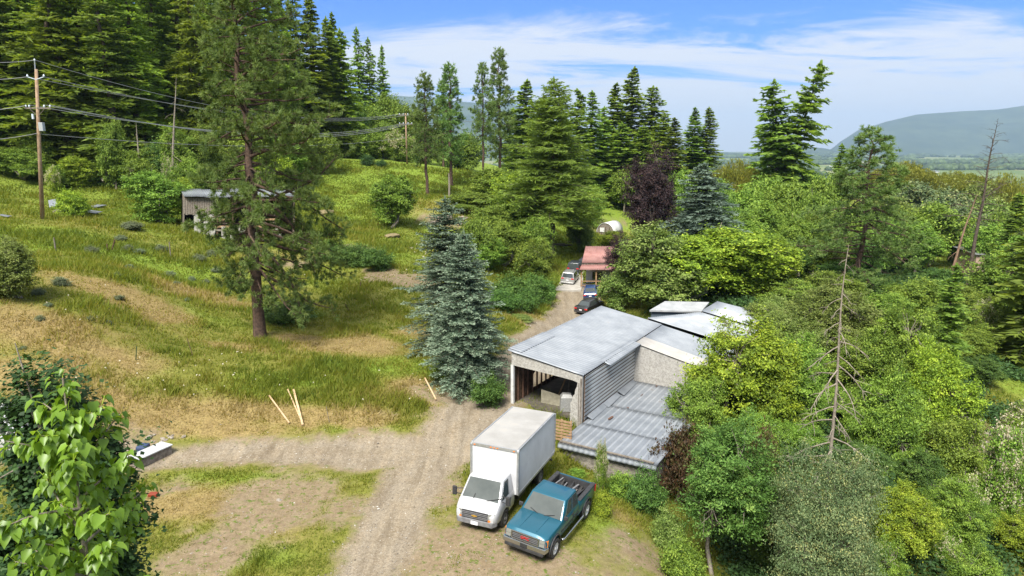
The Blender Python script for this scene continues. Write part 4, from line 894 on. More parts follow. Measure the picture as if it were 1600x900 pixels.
# --- the wooded hillside on the left
G1 = 'dark fir trees of the wooded hillside'
FL = 'tall dark fir in the front rank of the wooded hillside'
row0 = [(-35,108,120),(18,110,110),(62,112,105),(104,109,115),(146,113,105),(186,110,100),(224,115,90),(258,124,90),(296,128,95),(322,121,80)]
for i, (px, D, wp) in enumerate(row0):
    put('firn', px, D, -110 + rnd.uniform(-40, 30), wp, 'tall dark fir whose whole lower crown shows at the meadow edge of the wooded hillside', 'front rank of hillside firs', v=(0,1,2,0,1,2,0,1,2,0)[i], lm=('fir' if i % 3 else 'fir_yellow'))
for px, D, wp, top in [(-60,135,110,-140),(-10,133,100,-120),(40,137,95,-130),(84,132,95,-120),(126,138,95,-110),(168,134,90,-120),(208,139,90,-95),(250,146,85,-90),(290,150,85,-70),(352,140,80,-60),(392,142,85,-70),(436,146,80,-60),(470,150,75,-35),
                       (-30,165,100,-160),(20,170,95,-140),(64,168,90,-150),(110,172,90,-130),(152,168,85,-130),(196,174,85,-120),(238,178,80,-90),(276,182,80,-80),(412,176,75,-30),(452,180,70,-20),(330,190,70,-60),(366,186,75,-50),
                       (0,210,85,-140),(90,214,85,-140),(180,220,80,-110),(260,226,75,-80),(300,225,70,-50)]:
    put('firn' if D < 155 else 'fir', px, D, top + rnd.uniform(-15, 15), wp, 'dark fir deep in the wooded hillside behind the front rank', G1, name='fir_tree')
for px, D, top, wp, lb, v in [(497,152,-8,70,'tall fir at the right end of the hillside wood, right behind the big pine',2), (519,158,26,62,'narrow fir with its tip against the sky just right of the big pine',0), (541,160,44,60,'bright green fir between the big pine and the thin dark trees',4),
                           (528,172,20,50,'slim fir hidden half behind the bright green fir',2), (566,198,42,38,'leftmost of the thin dark firs on the crest of the wood',3), (583,200,58,36,'middle one of the thin dark firs on the crest of the wood',3), (603,203,70,30,'sparse thin fir with a bent tip at the right end of the wood',3)]:
    put('fir', px, D, top, wp, lb, v=v, lm='fir_yellow' if px == 541 else None)
G2 = 'broadleaf thicket along the foot of the wooded hillside'
for i, (px, D, top, wp, lm) in enumerate([(10,104,232,70,'green'),(226,104,232,66,'green'),(252,106,222,60,'juniper'),(206,107,246,50,'green'),(290,106,206,70,'green'),(318,108,196,60,'green'),(275,118,175,60,'lime'),(352,112,236,70,'green'),(168,106,250,50,'juniper'),(300,100,255,55,'green'),
                                      (40,103,236,70,'green'),(128,104,244,60,'lime'),(100,103,256,50,'green'),(60,106,205,50,'green'),(180,105,196,50,'green'),(395,120,200,80,'green'),(455,125,215,70,'green'),(500,135,205,60,'green'),(420,118,240,70,'lime'),(380,108,262,50,'green')]):
    put('mid' if D < 110 else 'far', px, D, top, wp, 'leafy green broadleaf tree in the thicket at the foot of the wooded hillside', G2, lm)
G3 = 'bushy green trees on the hill behind the far utility pole'
for px, D, top, wp, lm in [(552,172,172,60,'juniper'),(580,176,158,60,'green'),(606,180,148,58,'green'),(634,186,156,52,'green'),(655,190,172,50,'green'),(570,160,196,50,'green'),(600,166,190,50,'green'),(540,156,200,40,'green'),(660,176,196,36,'juniper'),(690,215,200,60,'green'),(730,220,205,60,'green')]:
    put('far', px, D, top, wp, 'bushy green broadleaf tree on the hill behind the far utility pole', G3, lm)
put('blos', 622, 162, 205, 62, 'wide bush covered in cream blossom beside the far utility pole', cat='shrub')
put('blos', 86, 100, 262, 30, 'small yellow blossoming bush just right of the near utility pole', cat='shrub', lm='lime')
put('blos', 268, 101, 248, 34, 'cream flowering bush in front of the hillside thicket', cat='shrub')

# --- pines on the grassy hill
for px, top, wp, lb, v, gx in [(675,118,62,'leftmost pine on the grassy hill with a bare lower trunk and a low right limb',0,(668,305)), (712,103,58,'straight pine with a round top, second from the left on the grassy hill',1,(705,290)),
                            (750,102,50,'pine with a long bare trunk, third from the left on the grassy hill',2,(755,275))]:
    b = gp(*gx); put('pine', px, b.y, top, wp, lb, v=v, base=b)
put('pine', 781, 172, 80, 56, 'tallest pine on the grassy hill, its tip above all the others around it', v=1)
put('pine', 693, 165, 128, 40, 'slim pine standing behind the two leftmost pines of the grassy hill', v=0)
b = gp(702, 310); mb = MB(); mb.tube([(0,0,-.2),(.05,0,2.4),(0,0,4.4)], [.2,.17,.13], 8)
o = mb.build('tree_stub', bark_grey); o.location = b; tag(o, 'bare broken trunk stub standing below the grassy hill pines', 'dead tree')

# --- firs across the middle
for px, top, wp, D, lb, v in [(822,124,64,185,'broad fir just left of the wide fir beside the lane',0),(846,150,56,200,'dark fir peeping out between the broad fir and the wide fir',2),(900,139,50,172,'narrow fir close behind the right side of the wide fir',2),
                           (921,141,50,178,'slim fir, second to the right behind the wide fir',3),(941,166,44,184,'shorter fir between the slim fir and the dense pair',3),(956,130,56,196,'dense dark fir left of the tallest central fir',2),(984,104,62,200,'tallest fir in the centre of the picture',0),
                           (1013,134,66,204,'fir at the right flank of the tallest central fir',1),(1033,176,50,190,'paler fir standing in front of the gap right of the central firs',4),(1047,184,50,182,'fir with a bare dead spike right of the central group',2),
                           (1079,168,42,195,'left one of the twin slim firs near the valley gap',2),(1101,167,42,198,'right one of the twin slim firs near the valley gap',0),(802,168,50,205,'small dark fir between the tall pine and the broad fir',1),(878,172,56,195,'fir almost hidden behind the top of the wide fir',0),
                           (968,190,60,178,'low wide fir at the foot of the tallest central fir',4),(1000,196,56,176,'low fir at the right foot of the tallest central fir',1)]:
    put('fir', px, D, top, wp, lb, v=v, lm='fir_yellow' if px in (1033,) else None)
bigfir = conifer('bigfir', 27, 10.2, 77, zb=.25, spacing=.58, nb=8, droop=.20, prof=.70, step=.36, twig=.62, wid=.085, sub=2, tipc=.5, irregular=.3)
b = gp(862, 398); hh = hgt(862, 120, b.y, b); sc_r = b.y / 106
plant('fir_tree', bigfir, b, (sc_r, sc_r, hh / 27), 1.0, 'wide spreading green fir with a bare trunk beside the lane behind the parked cars', 'tree', lm='fir')

# the leaning two-topped fir
D = 150; b = gd(1212, D); e = empty('two_topped_fir', (b.x, b.y, b.z - .2), 0, 'big ragged fir with two tops, one leaning far to the right against the sky', 'tree')
fa = conifer('leanfir', 30, 6.0, 501, zb=.16, spacing=.5, nb=8, droop=.28, prof=.55, step=.36, twig=.85, wid=.24, irregular=.6, dens=.85)
fb = conifer('leanfir_b', 24, 5.4, 502, zb=.08, spacing=.5, nb=8, droop=.25, prof=.62, step=.36, twig=.8, wid=.24, irregular=.7, dens=.85)
ha = hgt(1182, 122, D, b); s1 = ha / 30
for nm, me, rx_, sc_x, x0, z0 in (('trunk', fa[0], -.09, (s1,) * 3, 0, 0), ('crown', fa[1], -.09, (s1 * 1.1, s1, s1), 0, 0), ('leaning_trunk', fb[0], .21, (1.15, 1.15, 1.30), .2, 6.5), ('leaning_crown', fb[1], .21, (1.15, 1.15, 1.30), .2, 6.5)):
    o = link(nm, me, e); o.rotation_euler = (0, rx_, 0); o.scale = sc_x; o.location = (x0, 0, z0)

# --- pines and firs of the right side
b = gp(1337, 462, 200); hp2 = hgt(1337, 206, b.y, b)
p2 = pine('rightpine', 22, 7.6, 611, zb=.14, nbr=84, tufts=22, nl=.40, nw=.055, per=26, shape=.62, sp=.85, tr=.28, droop=.12)
plant('pine_tree', p2, b, (b.y / 70,) * 2 + (hp2 / 22,), .4, 'open crowned pine on the right with upswept limbs, rising in front of the valley', 'tree')
put('fir', 1301, 150, 224, 46, 'small dark fir just left of the open crowned pine', v=3)
put('fir', 1602, 62, 225, 120, 'dark fir cut by the right edge of the picture', v=4)
put('fir', 1566, 100, 300, 70, 'shaded fir behind the fir at the right edge', v=1)
put('fir', 1468, 52, 410, 66, 'thin sparse young fir with a bare grey trunk on the right slope', v=3)
G4 = 'yellow-green willows before the valley'
for px, D, top, wp in [(1150,165,246,80),(1178,160,256,70),(1128,172,258,50),(1368,225,262,80),(1408,228,250,90),(1452,224,268,84),(1492,230,266,80),(1560,205,268,90),(1588,190,285,70),(1105,176,262,40)]:
    put('willow', px, D, top, wp, 'yellow-green willow with drooping shoots at the edge of the valley', G4, name='willow_tree')
G5 = 'green broadleaf trees of the right middle distance'
for px, D, top, wp, lm in [(1255,150,266,70,'green'),(1230,140,280,80,'green'),(1275,135,268,60,'green'),(1180,128,272,90,'green'),(1150,118,290,84,'green'),(1215,120,290,90,'green'),(1255,112,305,80,'green'),(1190,105,322,90,'green'),(1130,112,312,60,'ash'),(1290,150,300,60,'sallow'),
                       (1160,98,350,70,'green'),(1240,98,340,80,'green'),(1285,104,330,70,'green'),(1420,185,285,100,'sallow'),(1380,160,300,90,'olive'),(1470,175,290,90,'sallow'),(1520,180,285,80,'olive'),(1400,130,320,90,'green'),(1450,128,318,100,'green'),(1375,118,342,80,'green'),
                       (1430,120,345,80,'green'),(1495,140,322,90,'sallow'),(1540,150,310,90,'olive'),(1575,130,330,90,'green'),(1540,120,345,70,'green'),(1500,132,352,60,'juniper'),(1330,125,330,80,'green'),(1300,112,355,80,'juniper'),(1345,105,372,70,'juniper'),(1590,95,370,90,'green'),
                       (1275,88,385,90,'green'),(1310,84,410,80,'juniper'),(1230,86,390,80,'juniper'),(1120,160,276,50,'green'),(1085,165,280,50,'green'),(1060,150,262,60,'green'),(1000,165,255,60,'green'),(975,170,262,50,'green')]:
    put('far' if D > 115 else 'mid', px, D, top, wp, 'rounded green broadleaf tree among the crowded crowns of the right middle distance', G5, lm)

# --- broadleaf trees left of the lane
G6 = 'bright green trees between the grassy hill and the lane'
for px, D, top, wp, lm in [(772,128,262,86,'green'),(742,118,300,80,'green'),(800,118,268,80,'lime'),(720,112,318,60,'green'),(765,100,322,84,'green'),(810,108,300,80,'green'),(790,92,352,80,'green'),(835,96,345,60,'green'),(760,86,376,66,'green'),(900,128,300,70,'green'),(880,140,290,60,'lime'),
                       (925,150,290,50,'green'),(840,122,310,60,'green'),(955,205,278,40,'green'),(938,215,272,44,'olive'),(985,185,290,50,'olive'),(905,112,340,46,'olive')]:
    put('far' if D > 110 else 'mid', px, D, top, wp, 'bright green broadleaf tree between the grassy hill and the lane', G6, lm)
put('mid', 833, 84, 378, 62, 'round green tree right beside the trunk of the wide fir', lm='green')
for px, D, top, wp, lb, v in [(800,74,432,74,'dark green shrub left of the lane beside the blue spruces',0),(838,78,434,52,'low juniper at the edge of the concrete pad',1),(785,68,455,56,'dark green shrub closest to the blue spruces',2),(822,71,452,44,'dark shrub on the bank above the lane',0),(855,82,440,34,'smallest juniper by the concrete pad',1)]:
    put('bush', px, D, top, wp, lb, lm='juniper', cat='shrub', v=v)

# --- purple maple, grey spruce
pm = broadleaf('purplemaple', 14, 4.6, 6.2, 8.0, 71, nl=15, clumps=1500, per=24, leaf=.22, csz=.34, lr=.36, fill=.15, lm=LM['purple'], limbs=30)
b = gd(1014, 92); plant('purple_tree', pm, b, (.86, .86, hgt(1022, 238, b.y, b) / 13.7), .8, 'dark purple leaved tree behind the yellow-green tree', 'tree')
pm2 = [pm[0], pm[1]]
b = gd(972, 84); plant('purple_tree', pm2, b, (.50, .50, .50), 2.2, 'smaller low purple leaved tree beside the red roofed porch', 'tree')
gs = conifer('greyspruce', 17, 7.2, 812, zb=.05, spacing=.44, nb=7, droop=.42, prof=.62, step=.30, twig=.60, wid=.085, sub=2, tipc=.6, lm=LM['spruce2'], irregular=.3)
b = gd(1092, 90); plant('grey_spruce', gs, b, (1.0, 1.0, hgt(1092, 253, b.y, b) / 17), 0, 'grey-green spruce with drooping branches right of the purple tree', 'tree')

# --- the two blue spruces
bs1 = conifer('bluespruce', 10.6, 3.3, 901, zb=.03, spacing=.26, nb=10, droop=.26, prof=.64, step=.15, twig=.36, wid=.034, sub=3, tipc=.75, lm=LM['spruce'], irregular=.22)
b = gp(728, 604); plant('blue_spruce', bs1, b, (1, 1, hgt(738, 362, b.y, b) / 10.6), 0, 'silvery blue spruce, the nearer and shorter of the pair', 'tree')
bs2 = conifer('bluespruce_b', 12.3, 4.1, 902, zb=.08, spacing=.30, nb=9, droop=.28, prof=.62, step=.17, twig=.40, wid=.038, sub=3, tipc=.6, lm=LM['spruce'], irregular=.42)
b = gd(700, 49); plant('blue_spruce', bs2, b, (1, 1, hgt(700, 308, b.y, b) / 12.3), 2, 'taller dark green-blue spruce with long ragged lower limbs, behind the other of the pair', 'tree')

# --- the big ponderosa pine
b = gp(407, 527)
hp_ = hgt(418, -38, b.y, b)
pp = pine('bigpine', 25, 6.4, 707, zb=.17, nbr=150, tufts=19, nl=.33, nw=.036, per=38, shape=.42, sp=.66, tr=.44, droop=.22, asym=.38)
plant('ponderosa_pine', pp, b, (b.y / 52,) * 2 + (hp_ / 25,), 0, 'huge open pine with reddish trunk standing alone in the dry meadow', 'tree')
# ---------------------------------------------------------------- yellow-green trees behind the sheds, and the thicket on the right slope
put('mid', 1030, 75, 362, 160, 'olive green tree with bare grey twigs, left of the bright yellow-green one behind the sheds', lm='olive', v=0)
put('mid', 1152, 78, 356, 185, 'bright yellow-green tree with a domed crown behind the metal roofs', lm='lime', v=1)
put('mid', 1078, 75, 376, 160, 'yellow-green tree in the middle of the row behind the metal roofs', lm='lime', v=2)
put('mid', 1216, 82, 380, 80, 'small yellow-green tree at the right end of the row behind the metal roofs', lm='lime', v=0)
put('mid', 968, 76, 424, 70, 'low olive tree hanging over the blue parked car', lm='olive', v=2)
put('mid', 1196, 56, 482, 100, 'olive green tree screening the far end of the rear roofs', lm='olive', v=2)
G7 = 'tangled broadleaf trees on the slope right of the sheds'
for px, D, top, wp, lm in [(1222,52,478,150,'olive'),(1290,57,434,170,'olive'),(1235,43,522,180,'green'),(1330,50,520,150,'green'),(1405,48,474,160,'green'),(1448,44,532,170,'lime'),(1378,39,572,170,'green'),(1468,38,640,170,'green'),
                       (1188,37,640,130,'green'),(1345,33,690,130,'juniper'),(1402,30,752,150,'lime'),(1482,31,745,140,'green'),(1600,33,800,130,'lime'),(1500,27,850,150,'green'),(1375,27,840,120,'green'),(1200,30,770,90,'juniper'),
                       (1300,47,600,140,'green'),(1255,37,660,120,'green'),(1430,36,700,130,'juniper'),(1540,36,790,100,'green'),(1215,41,600,110,'green')]:
    put('near', px, D, top, wp, 'leafy broadleaf tree in the tangled thicket on the slope right of the sheds', G7, lm)
G8 = 'broadleaf bushes of the far right slope'
for px, D, top, wp, lm in [(1480,64,478,100,'green'),(1420,70,442,110,'green'),(1370,66,462,100,'green'),(1245,68,446,110,'green'),(1305,74,430,100,'green'),(1200,62,470,90,'olive'),(1510,60,520,90,'green'),(1590,64,468,90,'green'),(1450,58,520,110,'green'),(1395,60,500,90,'lime'),
                       (1545,78,500,80,'juniper'),(1500,82,450,80,'green'),(1455,88,420,70,'juniper'),(1535,54,560,70,'juniper'),(1370,80,430,80,'juniper')]:
    put('mid', px, D, top, wp, 'broadleaf bush tree on the green slope at the far right', G8, lm)
put('mid', 1560, 88, 400, 130, 'dense domed green tree beside the long white roof at the right', lm='green', v=0)
for px, D, top, wp, lb, lm in [(1556,38,665,110,'largest bush with cream blossom at the right edge beside the bare dirt patch',None),(1596,44,628,90,'cream blossomed bush above the bare dirt patch, cut by the right edge',None),(1500,33,745,80,'cream blossomed bush at the lower right inside the thicket',None),(1585,36,720,80,'cream blossomed bush below the bare dirt patch',None),
                            (1535,66,470,50,'pale flowering bush left of the dense domed green tree',None),(1470,30,830,60,'small cream blossomed bush near the bottom right corner',None)]:
    put('blos', px, D, top, wp, lb, lm=lm, cat='shrub')
# hero plants of the right foreground
ash = broadleaf('ash', 8.2, 2.3, 3.7, 4.5, 1201, nl=19, clumps=520, per=80, leaf=.135, csz=.24, lr=.29, gap=.1, fill=.05, aspect=.40, lm=LM['ash'], limbs=120, stems=1, tr=.10, base=.7)
b = gd(1113, 28.5); plant('ash_tree', ash, b, (1.0, 1.0, hgt(1118, 652, b.y, b) / 8.1), 0, 'blue-green leafy young ash standing right in front of the low metal roof', 'tree')
sal = broadleaf('sallow', 6.2, 2.9, 3.2, 3.1, 1202, nl=15, clumps=1700, per=46, leaf=.075, csz=.22, lr=.34, gap=-.35, fill=.10, aspect=.5, lm=LM['sallow'], limbs=320, stems=5, tr=.05, base=.2, up=.3)
b = gd(1284, 26); plant('grey_green_shrub', sal, b, (1, 1, hgt(1290, 696, b.y, b) / 6.3), 1, 'large fine-leaved grey-green shrub under the foot of the pale dead tree', 'shrub')
put('near', 1092, 39.5, 575, 150, 'broadleaf tree leaning its lowest boughs over the low metal roof', lm='green', v=1)
put('near', 1150, 41.5, 490, 240, 'big bright green tree covering the right end of the metal roofs', lm='lime', v=0)
put('bush', 1062, 34.5, 672, 90, 'bronze-leaved shrub at the right corner of the low metal roof', lm='red', cat='shrub', v=0)
put('bush', 1180, 34, 690, 70, 'bronze-leaved shrub behind the blue-green ash', lm='red', cat='shrub', v=1)
for px, D, top, wp, lb, lm, v in [(936,31.5,690,28,'slender white-flowering sapling in front of the low metal roof','green',0),(968,32.5,742,60,'bushy shrub under the eave of the low metal roof','green',1),(1010,31.5,742,70,'wild shrub right of the white-flowering sapling','juniper',2),
                               (1040,28.5,800,60,'dusky shrub at the foot of the blue-green ash','olive',0),(900,34,735,30,'small shrub between the pickup bed and the shed','green',1),(940,28.8,772,40,'bright weed clump just right of the pickup tailgate','lime',1),(1062,25.5,850,80,'shrub at the bottom of the picture left of the ash trunk','green',2)]:
    put('blos' if 'slender' in lb else 'bush', px, D, top, wp, lb, lm=lm, cat='shrub', v=v)
# shrubs of the left half
put('mid', 248, 83, 268, 96, 'large rounded bush swallowing the left end of the old plank shed', lm='green', cat='shrub', name='shrub', v=1)
put('mid', 288, 92, 284, 50, 'green bush peeping over the old plank shed', lm='lime', cat='shrub', name='shrub', v=0)
put('mid', 615, 100, 279, 78, 'perfectly round green bush alone on the middle of the slope', lm='green', cat='shrub', name='shrub', v=2)
put('bush', 116, 78, 302, 56, 'bright green bush growing out of the scrap heap near the utility pole', lm='lime', cat='shrub', v=1)
put('mid', 22, 50, 380, 92, foot=466, label='big bush with yellow-tipped leaves at the left edge of the meadow', lm='olive', cat='shrub', name='shrub', v=0)
put('mid', -20, 52, 390, 90, foot=462, name='shrub', label='bush cut by the left edge of the meadow', lm='juniper', cat='shrub', v=1)
for i, (px, D, top, wp) in enumerate([(538,412,382,50),(564,416,385,50),(590,421,390,50),(518,406,379,44)]):
    put('bush', px, 0, top, wp, 'dark clipped-looking bush of the short row beyond the big pine', 'row of dark bushes beyond the big pine', 'juniper', 'shrub', v=i % 3, foot=D)
put('bush', 574, 150, 244, 24, foot=258, label='small dark bush on the open grass below the cream blossom bush', lm='dark', cat='shrub')
put('bush', 597, 140, 250, 16, foot=261, label='tiny dark bush right of the other on the open hill grass', lm='dark', cat='shrub')
put('bush', 760, 41, 590, 62, 'low rose bush hugging the foot of the blue spruces', lm='juniper', cat='shrub', v=2)
put('bush', 700, 44, 560, 60, 'leafy undergrowth left of the foot of the blue spruces', lm='green', cat='shrub', v=0)
put('bush', 812, 66, 510, 46, 'small dry bush on the bank behind the garage roof', lm='olive', cat='shrub', v=1)
put('bush', 205, 74, 346, 34, foot=358, label='low grassy shrub below the large rounded bush', lm='sage', cat='shrub', v=2)
put('bush', 455, 55, 470, 90, 'dark grassy shrub in the shade of the big pine', lm='juniper', cat='shrub', v=0)
put('bush', 740, 86, 348, 60, 'leafy shrub behind the tops of the blue spruces', lm='green', cat='shrub', v=2)
put('mid', 958, 118, 360, 60, 'bright green shrub right of the small arched greenhouse', lm='lime', cat='shrub', name='shrub', v=1)
put('bush', 922, 160, 330, 40, 'shrub on the meadow left of the greenhouse', lm='olive', cat='shrub')
SAGE = [(142,395,26),(200,392,22),(216,396,20),(182,432,18),(202,420,18),(265,432,22),(275,445,16),(300,438,16),(338,425,18),(322,442,16),(62,500,20),(75,478,16),(36,545,14),(95,445,30),(190,376,22),(310,408,26),(330,400,22),(185,468,18),(292,470,14),(140,500,16),(60,460,24),(250,392,24),(170,505,14)]
for i, (px, py, wp) in enumerate(SAGE):
    b = gp(px, py); rr = wp / 2 / FOC * b.y * .8
    plant('sagebrush', BUSH[i % 3], b, (rr / 1.9, rr / 1.9, rr / 2.6), i * 1.3, 'small grey-green sage bush dotted over the dry meadow', 'shrub', 'sage bushes of the meadow', lm='sage')

# dark leafy tree and young cottonwood at the lower left, close to the camera
dk = broadleaf('darkmaple', 12.7, 1.45, 4.9, 7.9, 1301, nl=22, clumps=2300, per=26, leaf=.095, csz=.15, lr=.27, fill=.18, aspect=.8, lm=LM['dark'], limbs=150, tr=.13, base=3.0, up=.9)
b = PD(36, 522, 11.2); gx = b.x; gz = Hs(gx, 11.2); plant('maple_tree', dk, (gx, 11.2, gz), (1, 1, (b.z - gz) / 12.9), 0, 'dark leafy tree behind the big-leaved young cottonwood at the lower left', 'tree')
def cottonwood():
    rng = np.random.default_rng(88); top = PD(98, 590, 4.0); gz = Hs(top.x, top.y); h = top.z - gz
    stem = lambda z: np.array([.05 * math.sin(z * .8) * (1 - z / h), .05 * math.cos(z * .7) * (1 - z / h), z])
    segs = [([stem(z) for z in np.linspace(0, h, 18)], list(np.linspace(.11, .006, 18)))]
    A, D_ = [], []
    n = 120
    for i in range(n):
        t = (i / n) ** .8; z = h * .36 + (h * .625) * t; a = i * 2.4 + rng.normal(0, .3)
        L = min(.10 + .50 * (h - z), .42 + .07 * (h - z)) * rng.uniform(.75, 1.15)
        d = np.array([math.cos(a), math.sin(a), rng.uniform(.55, 1.0)]); d /= np.linalg.norm(d); p = stem(z); pts = [p.copy()]
        for k in range(6): d = unit(d + rng.normal(0, .07, 3) + [0, 0, -.02]); p = p + d * L / 6; pts.append(p.copy())
        segs.append((pts, list(np.linspace(.008 + .008 * L, .003, 7))))
        m_ = int(16 + L * 120)
        for k in range(m_):
            s_ = rng.uniform(.12, 1); j = min(5, int(s_ * 6)); A.append(pts[j] + (pts[j + 1] - pts[j]) * (s_ * 6 - j)); D_.append(unit(rng.normal(0, 1, 3) + d * .4))
    for z in np.linspace(h * .955, h, 90): A.append(stem(z)); D_.append(unit(rng.normal(0, 1, 3) + [0, 0, .3]))
    A, D_ = np.array(A), np.array(D_); n = len(A)
    pet = unit(D_ + rng.normal(0, .3, (n, 3)) + [0, 0, .15]); pl = rng.uniform(.03, .075, (n, 1)); B0 = A + pet * pl
    out = unit(pet * [1, 1, .3] + rng.normal(0, .25, (n, 3))); ax = unit(out * rng.uniform(.25, .8, (n, 1)) + np.array([0, 0, -1.]) * rng.uniform(.35, 1, (n, 1)))
    nor = unit(np.cross(np.cross(ax, out + [0, 0, .7]), ax) + rng.normal(0, .3, (n, 3))); s_ = unit(np.cross(ax, nor)); nor = np.cross(s_, ax)
    L = rng.uniform(.042, .088, (n, 1)) * np.where(rng.random((n, 1)) < .25, .7, 1); W = L * rng.uniform(.72, .92, (n, 1)) * .5; cup = nor * W * .38; tipd = nor * L * -.14
    base = B0; lo1 = B0 + s_ * W * .72 - ax * L * .06 + cup * .6; w1 = B0 + s_ * W + ax * L * .26 + cup; u1 = B0 + s_ * W * .52 + ax * L * .68 + cup * .5; mid = B0 + ax * L * .55; tip = B0 + ax * L * 1.03 + tipd
    lo2 = B0 - s_ * W * .72 - ax * L * .06 + cup * .6; w2 = B0 - s_ * W + ax * L * .26 + cup; u2 = B0 - s_ * W * .52 + ax * L * .68 + cup * .5
    V = np.stack([base, lo1, w1, u1, tip, mid, u2, w2, lo2], 1).reshape(-1, 3)
    q = np.array([[0, 1, 2, 5], [5, 2, 3, 4], [0, 5, 7, 8], [5, 4, 6, 7]]); F = (np.arange(n)[:, None, None] * 9 + q[None]).reshape(-1, 4)
    tv = np.clip(rng.normal(.42, .17, n) + .25 * (rng.random(n) < .12), 0, 1); tint = np.repeat(tv, 4)
    crown = npmesh('cottonwood_crown', V, F, LM['cotton'], tint, smooth=False)
    ps = unit(np.cross(pet, rng.normal(0, 1, (n, 3)))) * .0016
    pets = quads('cottonwood_petioles', np.stack([A - ps, A + ps, B0 + ps, B0 - ps], 1), LM['lime'], np.full(n, .7))
    e = plant('cottonwood_tree', (taper_tubes('cottonwood_trunk', segs, bark_grey), crown, pets), (top.x, top.y, gz), 1, 0, 'young cottonwood with big glossy heart-shaped leaves, closest to the camera at the lower left', 'tree', parts=('trunk', 'crown', 'leaf_stalks'), sink=0)
cottonwood()

# ---------------------------------------------------------------- bare dead trees
def snag(name, h, r, seed, m, nb, blen, zb, lean=(0, 0), down=.2, up=0, r0=.15, sub=3, one=False):
    rng = np.random.default_rng(seed); ax = lambda z: np.array([lean[0] * (z / h), lean[1] * (z / h), z]) + np.array([.1 * math.sin(z * .5), .08 * math.cos(z * .6), 0]) * (z / h)
    trunk = [([ax(z) for z in np.linspace(0, h, 12)], [r0 * (1 - z / h) ** .8 + .012 for z in np.linspace(0, h, 12)])]
    br = []
    for i in range(nb):
        t = i / nb; z = h * (zb + (1 - zb) * t); a = i * 2.4 + rng.normal(0, .4); L = blen * (1 - t) ** .6 * rng.uniform(.35, 1.1)
        d = unit(np.array([math.cos(a), math.sin(a), up - down * rng.random()])); p = ax(z); pts = [p.copy()]
        for k in range(6): d = unit(d + rng.normal(0, .09, 3) + [0, 0, -.10 * (down > 0) + .05 * (up > 0)]); p = p + d * L / 6; pts.append(p.copy())
        rb = .010 + .014 * L; br.append((pts, list(np.linspace(rb, rb * .25, 7))))
        for q in range(sub):
            j = rng.integers(2, 6); dd = unit(d + rng.normal(0, .5, 3)); l2 = L * rng.uniform(.15, .4); br.append(([pts[j], pts[j] + dd * l2 * .5 + rng.normal(0, .03, 3), pts[j] + dd * l2 + [0, 0, -.1 * l2]], [rb * .45, rb * .3, rb * .15]))
    if one: return (taper_tubes(name, trunk + br, m, 7),)
    return taper_tubes(name + '_trunk', trunk, m, 8), taper_tubes(name + '_branches', br, m, 4)
b = gd(1292, 32.5); h_ = PD(1285, 380, 32.5).z - b.z
plant('dead_tree', snag('palesnag', h_, 0, 31, bark_dead, 46, 2.9, .14, (-.15, 0), .55, r0=.088, sub=5, one=True), b, 1, 0, 'pale grey dead conifer with drooping bare limbs above the thicket', 'dead tree', parts=('trunk', 'branches'))
b = gd(1507, 104); h_ = PD(1522, 184, 104).z - b.z
plant('dead_tree', snag('darksnag', h_, 0, 32, bark_fir, 60, 5.2, .45, (1.2, 0), .1, .55, r0=.34, sub=5, one=True), b, 1, 0, 'tall dark dead tree with upswept bare twigs against the far mountain', 'dead tree', parts=('trunk', 'branches'))
b = gd(1472, 100); h_ = PD(1498, 300, 100).z - b.z
plant('dead_tree', snag('redsnag', h_, 0, 33, bark_red, 16, 2.6, .3, (2.9, 0), .3, r0=.27, sub=1, one=True), b, 1, 0, 'leaning reddish dead trunk left of the tall dark dead tree', 'dead tree', parts=('trunk', 'branches'))
b = gd(800 / 1 - 538, 112)
for px, D, top, seed, lb in [(268,103,118,41,'bent bare trunk leaning in front of the hillside wood'),(222,104.5,190,42,'short broken dark trunk at the foot of the hillside wood')]:
    b = gd(px, D); h_ = PD(px, top, D).z - b.z
    plant('dead_tree', snag('hillsnag%d' % seed, h_, 0, seed, bark_grey, 22 if seed == 43 else 13, 2.6, .35, (2.4 if seed == 41 else .3, 0), .3, r0=.24, sub=2, one=True), b, 1, 0, lb, 'dead tree', parts=('trunk', 'branches'))

